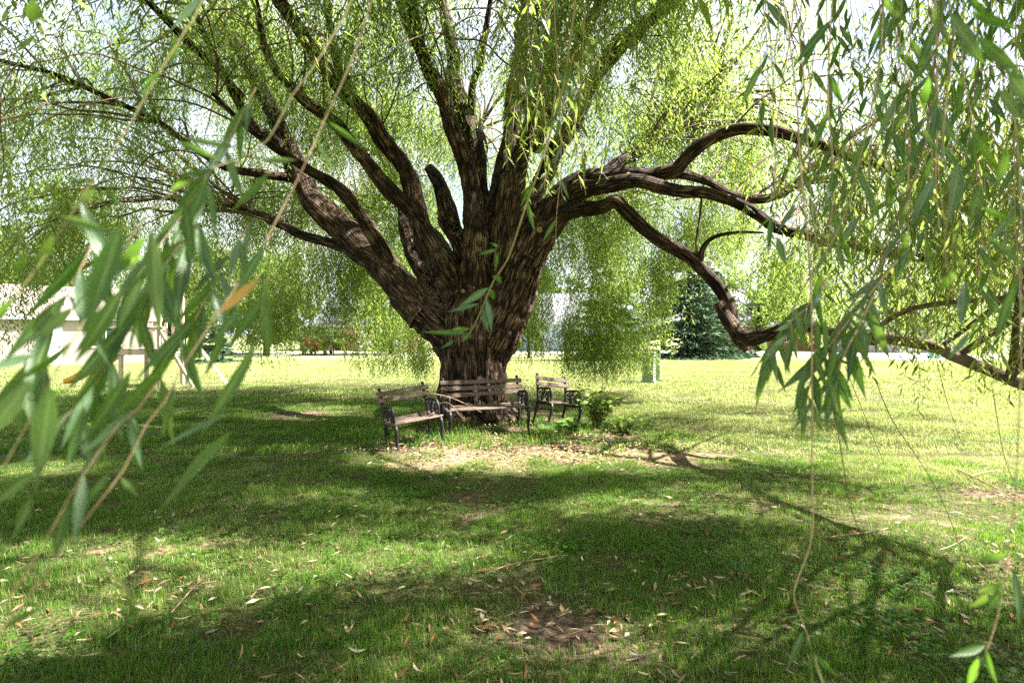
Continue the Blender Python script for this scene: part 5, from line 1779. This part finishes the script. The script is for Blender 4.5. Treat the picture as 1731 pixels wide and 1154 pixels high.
# ------------------------------------------------------------------ far trees
def clump_tree(name, loc, height, rad, mat, label, seed, ncl=46, per=110, leaf=.22, trunk_h=.25, group='trees beyond the lawn', cat='tree', squash=1.0):
    r = np.random.default_rng(seed)
    root = empty(name, loc)
    tag(root, label, cat, group)
    mb = MB()
    th = height * trunk_h
    tr_ = max(.05, height * .022)
    mb.tube([(0, 0, -.05), (0.05, 0, th), (-.05, .1, height * .55), (0, 0, height * .85)], [tr_ * 1.3, tr_, tr_ * .6, tr_ * .15], 8)
    for k in range(7):
        a = r.random() * 6.28
        z0 = th + (height * .35) * r.random()
        mb.tube([(0, 0, z0), (rad * .35 * math.cos(a), rad * .35 * math.sin(a), z0 + height * .12), (rad * .75 * math.cos(a), rad * .75 * math.sin(a), z0 + height * .2)], [tr_ * .5, tr_ * .3, tr_ * .08], 5)
    mb.build('trunk', M['bark'], root, smooth=True)
    ch = height - th
    cz = th + ch * .5
    cen = []
    while len(cen) < ncl:
        p = r.uniform(-1, 1, 3)
        q = np.linalg.norm(p)
        if q > 1 or q < .35:
            continue
        wz = 1.0 - 0.35 * max(0, p[2])
        cen.append((p[0] * rad * wz, p[1] * rad * wz, cz + p[2] * ch * .5 * squash))
    cen = np.array(cen)
    cr = rad * r.uniform(.16, .34, ncl)
    N_ = ncl * per
    ci = np.repeat(np.arange(ncl), per)
    dirs = r.normal(size=(N_, 3))
    dirs /= np.linalg.norm(dirs, axis=1)[:, None]
    pos = cen[ci] + dirs * (cr[ci] * r.random(N_) ** .45)[:, None] * np.array([1, 1, .75])
    pos[:, 2] = np.maximum(pos[:, 2], .12)
    u = r.normal(size=(N_, 3))
    u /= np.linalg.norm(u, axis=1)[:, None]
    v = np.cross(u, dirs + r.normal(0, .6, (N_, 3)))
    v /= np.linalg.norm(v, axis=1)[:, None] + 1e-6
    s = leaf * r.uniform(.5, 1.15, N_)[:, None]
    V = np.stack([pos - u * s * .6, pos + v * s * .33, pos + u * s * .6, pos - v * s * .33], 1).reshape(-1, 3)
    me = np_mesh('crown', V, np.arange(N_ * 4).reshape(-1, 4), mat)
    point_attr(me, 'vary', np.repeat((ci * .37 + r.random(N_) * .4) % 1.0, 4))
    link('crown', me, root)
    return root


def spruce(loc, height, rad, label, seed, mat):
    r = np.random.default_rng(seed)
    root = empty('spruce_tree', loc)
    tag(root, label, 'tree', 'conifers beyond the lawn')
    mb = MB()
    mb.tube([(0, 0, -.05), (0, 0, height * .5), (0, 0, height * .98)], [height * .018, height * .011, .01], 8)
    mb.build('trunk', M['bark'], root, smooth=True)
    V, A = [], []
    nl = int(height * 3.4)
    for i in range(nl):
        t = i / nl
        z = 0.18 + (t + r.normal(0, .02)) * (height - .3)
        br = rad * (1 - t) ** .82 * r.uniform(.85, 1.1) + .12
        for k in range(int(9 + 8 * (1 - t))):
            a = r.random() * 6.28
            z += r.normal(0, .12)
            ln = br * r.uniform(.75, 1.12)
            ds = np.array([math.cos(a), math.sin(a)])
            val = r.random()
            for j in range(int(6 + ln * 9)):
                q = r.random() ** .6
                x_, y_ = ds * ln * q
                zz = z - .42 * ln * q + .13 * ln * q * q * 1.6 + r.normal(0, .04)
                side = r.normal(0, .16 * ln * (1.1 - q * .6), 1)[0]
                c = np.array([x_ - ds[1] * side, y_ + ds[0] * side, max(.06, zz - abs(side) * .25)])
                d = np.array([ds[0] + r.normal(0, .45), ds[1] + r.normal(0, .45), r.normal(-.18, .25)])
                d /= np.linalg.norm(d)
                w = np.cross(d, r.normal(size=3))
                w /= np.linalg.norm(w)
                L = r.uniform(.26, .55)
                V += [c - d * L * .5, c + w * L * .16, c + d * L * .6, c - w * L * .16]
                A += [val * .8 + r.random() * .2] * 4
    V = np.array(V)
    me = np_mesh('crown', V, np.arange(len(V)).reshape(-1, 4), mat)
    point_attr(me, 'vary', A)
    link('crown', me, root)


spruce((12.4, 40.0, 0), 9.5, 4.0, 'broad dark blue-green spruce at the far edge of the lawn', 31, M['spruce'])
spruce((15.3, 43.0, 0), 7.2, 3.0, 'smaller spruce standing close to the broad dark spruce', 32, M['spruce'])
spruce((6.2, 36.0, 0), 8.8, 2.6, 'slender lighter spruce seen through the willow curtain', 33, M['far_leaf_dark'])
spruce((-17.2, 33.0, 0), 2.2, 1.5, 'low blue-green spruce near the wooden play frame', 34, M['spruce'])
for (x, y, h, rd, mk, lab, sd) in (
        (-42, 44, 11, 5.5, 'far_leaf_dark', 'dark leafy tree behind the white house roof', 1), (-31, 40, 12.5, 5.0, 'far_leaf', 'tall bright green tree rising behind the white house', 2), (-50, 60, 14, 6, 'far_leaf', 'pale green tree at the far left edge', 3),
        (-19, 44, 9, 4.6, 'far_leaf', 'round green tree left of the red car', 4), (-22.5, 39, 5.0, 3.0, 'far_leaf_dark', 'dark bushy tree behind the play frame', 5), (-12.5, 62, 11, 5.5, 'far_leaf', 'broad green tree behind the red car', 6), (-5, 66, 10, 5, 'far_leaf', 'leafy tree behind the trunk, beyond the street', 7),
        (-21.5, 50, 8.0, 3.6, 'far_leaf', 'low-crowned green tree left of the red car', 15), (-10.2, 48, 8.5, 3.4, 'far_leaf', 'bright green tree just left of the trunk, near the street', 16), (-6.4, 55, 8.0, 3.4, 'far_leaf', 'green tree half hidden by the left edge of the trunk', 17),
        (6.0, 70, 9.5, 5, 'far_leaf_dark', 'dark tree behind the grey-roofed blue house', 8), (17.5, 66, 11, 5.5, 'far_leaf', 'green tree behind the spruces', 9), (26, 60, 10, 5, 'far_leaf', 'green tree beyond the drooping limb', 10), (33, 66, 11, 5.5, 'far_leaf_dark', 'dark green tree behind the white garage', 11),
        (47, 58, 11, 6, 'far_leaf', 'wide green tree at the far right edge', 12), (-34, 62, 12, 6, 'far_leaf', 'wide green tree between white house and street', 13), (2.2, 74, 11, 5, 'far_leaf', 'pale tree far behind the blue house', 14)):
    clump_tree('leafy_tree', (x, y, 0), h, rd, M[mk], lab, 900 + sd, leaf=.36, trunk_h=.07 if sd > 14 else .25)
clump_tree('lime_bush', (1.15, 40, 0), 4.3, 1.5, M['lime_leaf'], 'bright lime green bush in front of the grey-roofed house', 950, 26, 170, .16, .10, 'bushes beyond the lawn', 'bush')
clump_tree('round_bush', (9.2, 46, 0), 2.6, 1.6, M['far_leaf_dark'], 'dark rounded bush beside the broad spruce', 951, 22, 130, .16, .06, 'bushes beyond the lawn', 'bush')
clump_tree('round_bush', (-15.6, 45, 0), 2.4, 1.8, M['far_leaf_dark'], 'dark low bush left of the red car', 952, 22, 130, .16, .06, 'bushes beyond the lawn', 'bush')
clump_tree('round_bush', (-14.3, 45.5, 0), 2.2, 1.3, M['far_leaf'], 'light green bush right of the red car', 954, 22, 120, .16, .06, 'bushes beyond the lawn', 'bush')
clump_tree('round_bush', (20.5, 48, 0), 1.6, 1.3, M['far_leaf'], 'low green bush by the brick wall on the right', 953, 18, 120, .14, .06, 'bushes beyond the lawn', 'bush')


# ------------------------------------------------------------------ houses
def mat_siding(name, c0, c1, pitch=.11):
    m, nt, out = new_mat(name)
    b = nt.nodes.new('ShaderNodeBsdfPrincipled')
    b.inputs['Roughness'].default_value = .6
    tc = nt.nodes.new('ShaderNodeTexCoord')
    w = nt.nodes.new('ShaderNodeTexWave')
    w.wave_type = 'BANDS'
    w.bands_direction = 'Z'
    w.wave_profile = 'SAW'
    w.inputs['Scale'].default_value = 0.314 / pitch
    w.inputs['Distortion'].default_value = 0
    nt.links.new(tc.outputs['Object'], w.inputs['Vector'])
    n = noise_node(nt, 1.5, 5)
    r = ramp(nt, [(0.3, c0), (0.7, c1)])
    nt.links.new(n.outputs['Fac'], r.inputs['Fac'])
    nt.links.new(r.outputs['Color'], b.inputs['Base Color'])
    bp = nt.nodes.new('ShaderNodeBump')
    bp.inputs['Strength'].default_value = 1
    bp.inputs['Distance'].default_value = .03
    nt.links.new(w.outputs['Fac'], bp.inputs['Height'])
    nt.links.new(bp.outputs['Normal'], b.inputs['Normal'])
    nt.links.new(b.outputs['BSDF'], out.inputs['Surface'])
    return m


M['white_siding'] = mat_siding('white_siding', (.34, .31, .28), (.41, .38, .345))
M['blue_siding'] = mat_siding('blue_siding', (.30, .40, .50), (.36, .46, .56))
M['trim'] = mat_noise('white_trim', [(.3, (.66, .65, .63)), (.7, (.74, .73, .71))], 5, .5)
M['shingle'] = mat_noise('pinkish_shingle', [(.3, (.17, .135, .12)), (.7, (.25, .205, .18))], 9, .9, .4)
M['grey_shingle'] = mat_noise('grey_shingle', [(.3, (.13, .13, .15)), (.7, (.20, .20, .23))], 9, .9, .4)
M['brick'] = mat_noise('red_brick', [(.3, (.25, .11, .085)), (.7, (.36, .18, .14))], 12, .85, .4)
M['glass'] = mat_noise('dark_window', [(.4, (.03, .035, .045)), (.6, (.05, .06, .07))], 1, .12, spec=.6)
M['pink'] = mat_noise('salmon_paint', [(.3, (.50, .26, .20)), (.7, (.58, .32, .25))], 5, .7)


def house(name, loc, rz, w, d, eave, ridge, wall, roof, label, wins=(), doors=(), chimney=None, over=.45, garage=None):
    """Gabled house: ridge along local x; front wall faces -y."""
    root = empty(name, loc, rz)
    tag(root, label, 'house', 'houses around the lawn')
    hw, hd = w / 2, d / 2
    mb = MB()
    V = [(-hw, -hd, -.1), (hw, -hd, -.1), (hw, hd, -.1), (-hw, hd, -.1), (-hw, -hd, eave), (hw, -hd, eave), (hw, hd, eave), (-hw, hd, eave), (-hw, 0, ridge), (hw, 0, ridge)]
    mb.add(V, [(0, 1, 5, 4), (2, 3, 7, 6), (1, 2, 6, 9, 5), (3, 0, 4, 8, 7), (4, 5, 9, 8), (6, 7, 8, 9)])
    mb.build('wall', wall, root)
    mb = MB()
    sl = (ridge - eave) / hd
    t = .14
    yo = hd + over
    zo = eave - sl * over + .03
    xo = hw + over * .7
    for sgn in (-1, 1):
        V = [(-xo, sgn * yo, zo), (xo, sgn * yo, zo), (xo, 0, ridge + .03), (-xo, 0, ridge + .03)]
        V += [(x_, y_, z_ + t) for x_, y_, z_ in V]
        mb.add(V, [(0, 1, 2, 3), (4, 7, 6, 5), (0, 4, 5, 1), (1, 5, 6, 2), (2, 6, 7, 3), (3, 7, 4, 0)])
    rf_ = mb.build('roof', roof, root)
    mb = MB()
    mb.box((0, -yo - .03, zo + .05), (2 * xo, .05, .18))
    mb.build('fascia', M['trim'], rf_)
    if chimney:
        mb = MB()
        mb.box((chimney[0], chimney[1], (eave + chimney[2]) / 2), (.75, .65, chimney[2] - eave))
        mb.box((chimney[0], chimney[1], chimney[2] + .06), (.9, .8, .12))
        mb.build('chimney', M['trim'], rf_)
    for (x_, z_, ww, hh) in wins:
        mb = MB()
        mb.box((x_, -hd - .015, z_), (ww, .03, hh))
        wi = mb.build('window', M['glass'], root)
        mb = MB()
        for a_, b_, c_, d_ in ((0, hh / 2 + .04, ww + .2, .09), (0, -hh / 2 - .04, ww + .2, .09), (-ww / 2 - .05, 0, .09, hh), (ww / 2 + .05, 0, .09, hh), (0, 0, .05, hh)):
            mb.box((x_ + a_, -hd - .035, z_ + b_), (c_, .05, d_))
        mb.build('frame', M['trim'], wi)
    for (x_, ww, hh, mt) in doors:
        mb = MB()
        mb.box((x_, -hd - .03, hh / 2), (ww, .06, hh))
        dr = mb.build('door', M[mt], root)
        mb = MB()
        mb.box((x_ + ww * .38, -hd - .08, 1.0), (.06, .06, .1))
        mb.build('handle', M['iron'], dr)
    if garage:
        x_, ww, hh = garage
        mb = MB()
        mb.box((x_, -hd - .02, hh / 2), (ww, .04, hh))
        gd = mb.build('garage_door', M['trim'], root)
        for k in range(4):
            mb = MB()
            mb.bbox((x_, -hd - .05, hh * (k + .5) / 4), (ww - .1, .03, hh / 4 - .05), .006)
            mb.build('panel', M['trim'], gd)
    return root


house('white_house', (-29.0, 31, 0), R(45), 15, 8, 2.55, 4.3, M['white_siding'], M['shingle'], 'low white-sided house with pale roof and chimney behind the left twigs', [(-4.6, 1.5, 1.4, 1.1), (-1.2, 1.5, 1.0, 1.1), (5.0, 1.5, 1.3, 1.0)], [(2.6, .95, 2.05, 'trim')], (-1.5, -1.0, 5.6), over=.28)
house('blue_house', (3.6, 62, 0), R(-8), 12, 9, 3.0, 6.0, M['blue_siding'], M['grey_shingle'], 'pale blue house with grey roof seen right of the trunk', [(-3.5, 1.6, 1.6, 1.2), (3.4, 1.6, 1.6, 1.2)], [(0, 1.0, 2.1, 'trim')])
house('salmon_house', (-16.5, 64, 0), R(4), 12, 8, 2.7, 4.6, M['pink'], M['grey_shingle'], 'low salmon-coloured house across the street behind the red car', [(-3.5, 1.5, 1.6, 1.2), (3.5, 1.5, 1.8, 1.2)], [(.5, 1.0, 2.1, 'trim')])
house('brick_house', (27.5, 66, 0), R(-4), 12, 8, 2.8, 4.9, M['brick'], M['grey_shingle'], 'low red brick house seen under the drooping limb', [(-3.2, 1.5, 1.5, 1.2), (2.6, 1.5, 1.5, 1.2)], [(0, 1.0, 2.1, 'trim')])
house('white_garage_house', (39, 55, 0), R(-18), 14, 9, 3.0, 5.4, M['white_siding'], M['grey_shingle'], 'white house with garage beyond the driveway at far right', [(-4.6, 1.6, 1.5, 1.2)], [(-2.2, 1.0, 2.1, 'trim')], garage=(3.0, 4.8, 2.2))

# ------------------------------------------------------------------ wooden play frame
M['play_wood'] = mat_noise('pale_play_wood', [(.3, (.42, .32, .25)), (.7, (.58, .48, .40))], 6, .75, .2, stretch=(8, 8, 1))
root = empty('play_frame', (-11.2, 17.6, 0))
tag(root, 'pale wooden backyard play frame with deck and slanted legs', 'play set')


def beam(a, b, w, name):
    a, b = Vector(a), Vector(b)
    d = b - a
    mb = MB()
    mb.bbox((a + b) / 2, (w, w, d.length), .008, d.to_track_quat('Z', 'Y').to_matrix())
    return mb.build(name, M['play_wood'], root)


for x_, y_, h in ((-.55, -.5, 1.25), (.60, -.5, 3.05), (-.55, .7, 3.0), (.60, .7, 3.0)):
    beam((x_, y_, -.05), (x_, y_, h), .10, 'post')
beam((.55, -.46, 1.82), (1.66, -.5, -.05), .085, 'leg')
beam((.55, .9, 1.82), (1.75, 1.3, -.05), .085, 'leg')
beam((-.75, -.56, 1.80), (.78, -.56, 1.80), .10, 'crossbeam')
for k in range(7):
    mb = MB()
    mb.bbox((0.02, -.42 + k * .19, 1.17), (1.35, .16, .04), .005)
    mb.build('deck_board', M['play_wood'], root)
mb = MB()
mb.box((0.02, -.57, 1.08), (1.3, .04, .16))
mb.build('deck_rim', M['play_wood'], root)
for k in range(5):
    mb = MB()
    mb.bbox((-.45 + k * .24, .76, 1.6), (.10, .03, .8), .005)
    mb.build('railing_slat', M['play_wood'], root)
M['slide'] = mat_noise('yellow_slide', [(.4, (.62, .38, .05)), (.6, (.68, .44, .08))], 3, .4)
mb = MB()
V = []
for i in range(9):
    t = i / 8
    x_, z_ = -.6 - 1.9 * t, 1.18 - 1.1 * t ** .9 + .02 * (t > .9)
    V += [(x_, -.25, z_ + .14), (x_, -.22, z_), (x_, .22, z_), (x_, .25, z_ + .14)]
mb.add(V, [(4 * i + k, 4 * i + 4 + k, 4 * i + 5 + k, 4 * i + 1 + k) for i in range(8) for k in range(3)])
mb.build('slide', M['slide'], root, smooth=True)

# ------------------------------------------------------------------ cars and bin across the street
M['red_paint'] = mat_noise('red_car_paint', [(.4, (.20, .012, .012)), (.6, (.24, .018, .016))], 2, .3, spec=.6)
M['white_paint'] = mat_noise('white_car_paint', [(.4, (.66, .66, .66)), (.6, (.72, .72, .72))], 2, .3, spec=.6)
M['rubber'] = mat_noise('tyre_rubber', [(.4, (.015, .015, .015)), (.6, (.03, .03, .03))], 8, .8)
M['rim_metal'] = mat_noise('wheel_rim', [(.4, (.4, .4, .42)), (.6, (.5, .5, .52))], 8, .35, metallic=.7)
M['teal'] = mat_noise('teal_plastic', [(.4, (.04, .26, .28)), (.6, (.06, .32, .33))], 4, .5)


def car(loc, rz, paint, label):
    root = empty('parked_car', loc, rz)
    tag(root, label, 'car', 'cars beyond the lawn')
    prof = [(-2.1, .35), (-2.15, .75), (-1.95, .88), (-1.25, .95), (-.75, 1.42), (.75, 1.45), (1.35, 1.0), (2.05, .92), (2.15, .7), (2.12, .35)]
    V = [(x_, s_ * (.82 if z_ > 1.1 else .9), z_) for s_ in (-1, 1) for x_, z_ in prof]
    n = len(prof)
    F = [(i, i + 1, n + i + 1, n + i) for i in range(n - 1)] + [(n - 1, 0, n, 2 * n - 1), tuple(range(n - 1, -1, -1)), tuple(range(n, 2 * n))]
    me = MB().add(V, F).build('body', paint, root)
    for s_ in (-1, 1):
        for x0, x1 in ((-.95, -.06), (.04, .95)):
            mb = MB()
            yb, yt = s_ * .905, s_ * .84
            a0, a1 = (x0, x0 + .25) if x0 < 0 else (x0, x0)
            b0, b1 = (x1, x1) if x0 < 0 else (x1 + .15, x1 - .2)
            mb.add([(a0, yb, 1.0), (b0, yb, 1.0), (b1, yt, 1.36), (a1, yt, 1.36)], [(0, 1, 2, 3)])
            mb.build('window', M['glass'], root)
        for x_ in (-1.3, 1.35):
            mb = MB()
            mb.tube([(x_, s_ * .72, .33), (x_, s_ * .93, .33)], [.33, .33], 16)
            w_ = mb.build('wheel', M['rubber'], root)
            mb = MB()
            mb.tube([(x_, s_ * .93, .33), (x_, s_ * .945, .33)], [.2, .18], 12)
            mb.build('rim', M['rim_metal'], w_)
    for s_ in (-.6, .6):
        mb = MB()
        mb.box((2.12, s_, .72), (.08, .3, .12))
        mb.build('headlight', M['trim'], root)
        mb = MB()
        mb.box((-2.13, s_, .75), (.06, .28, .12))
        mb.build('tail_light', M['red_paint'], root)


car((-16.2, 47.5, 0), R(98), M['red_paint'], 'red car parked beyond the lawn at left of the trunk')
car((-13.0, 57.5, 0), R(3), M['white_paint'], 'white car parked on the far side of the street')
root = empty('wheelie_bin', (28.6, 38.5, 0), R(-20))
tag(root, 'teal wheelie bin standing on the far right driveway', 'bin')
mb = MB()
mb.add([(-.25, -.28, .06), (.25, -.28, .06), (.25, .28, .06), (-.25, .28, .06), (-.31, -.36, 1.0), (.31, -.36, 1.0), (.31, .36, 1.0), (-.31, .36, 1.0)], [(3, 2, 1, 0), (4, 5, 6, 7), (0, 1, 5, 4), (1, 2, 6, 5), (2, 3, 7, 6), (3, 0, 4, 7)])
mb.build('tub', M['teal'], root)
mb = MB()
mb.bbox((0, 0, 1.04), (.68, .8, .07), .02)
mb.build('lid', M['teal'], root)
for s_ in (-.27, .27):
    mb = MB()
    mb.tube([(s_ - .03, .3, .11), (s_ + .03, .3, .11)], [.11, .11], 12)
    mb.build('wheel', M['rubber'], root)
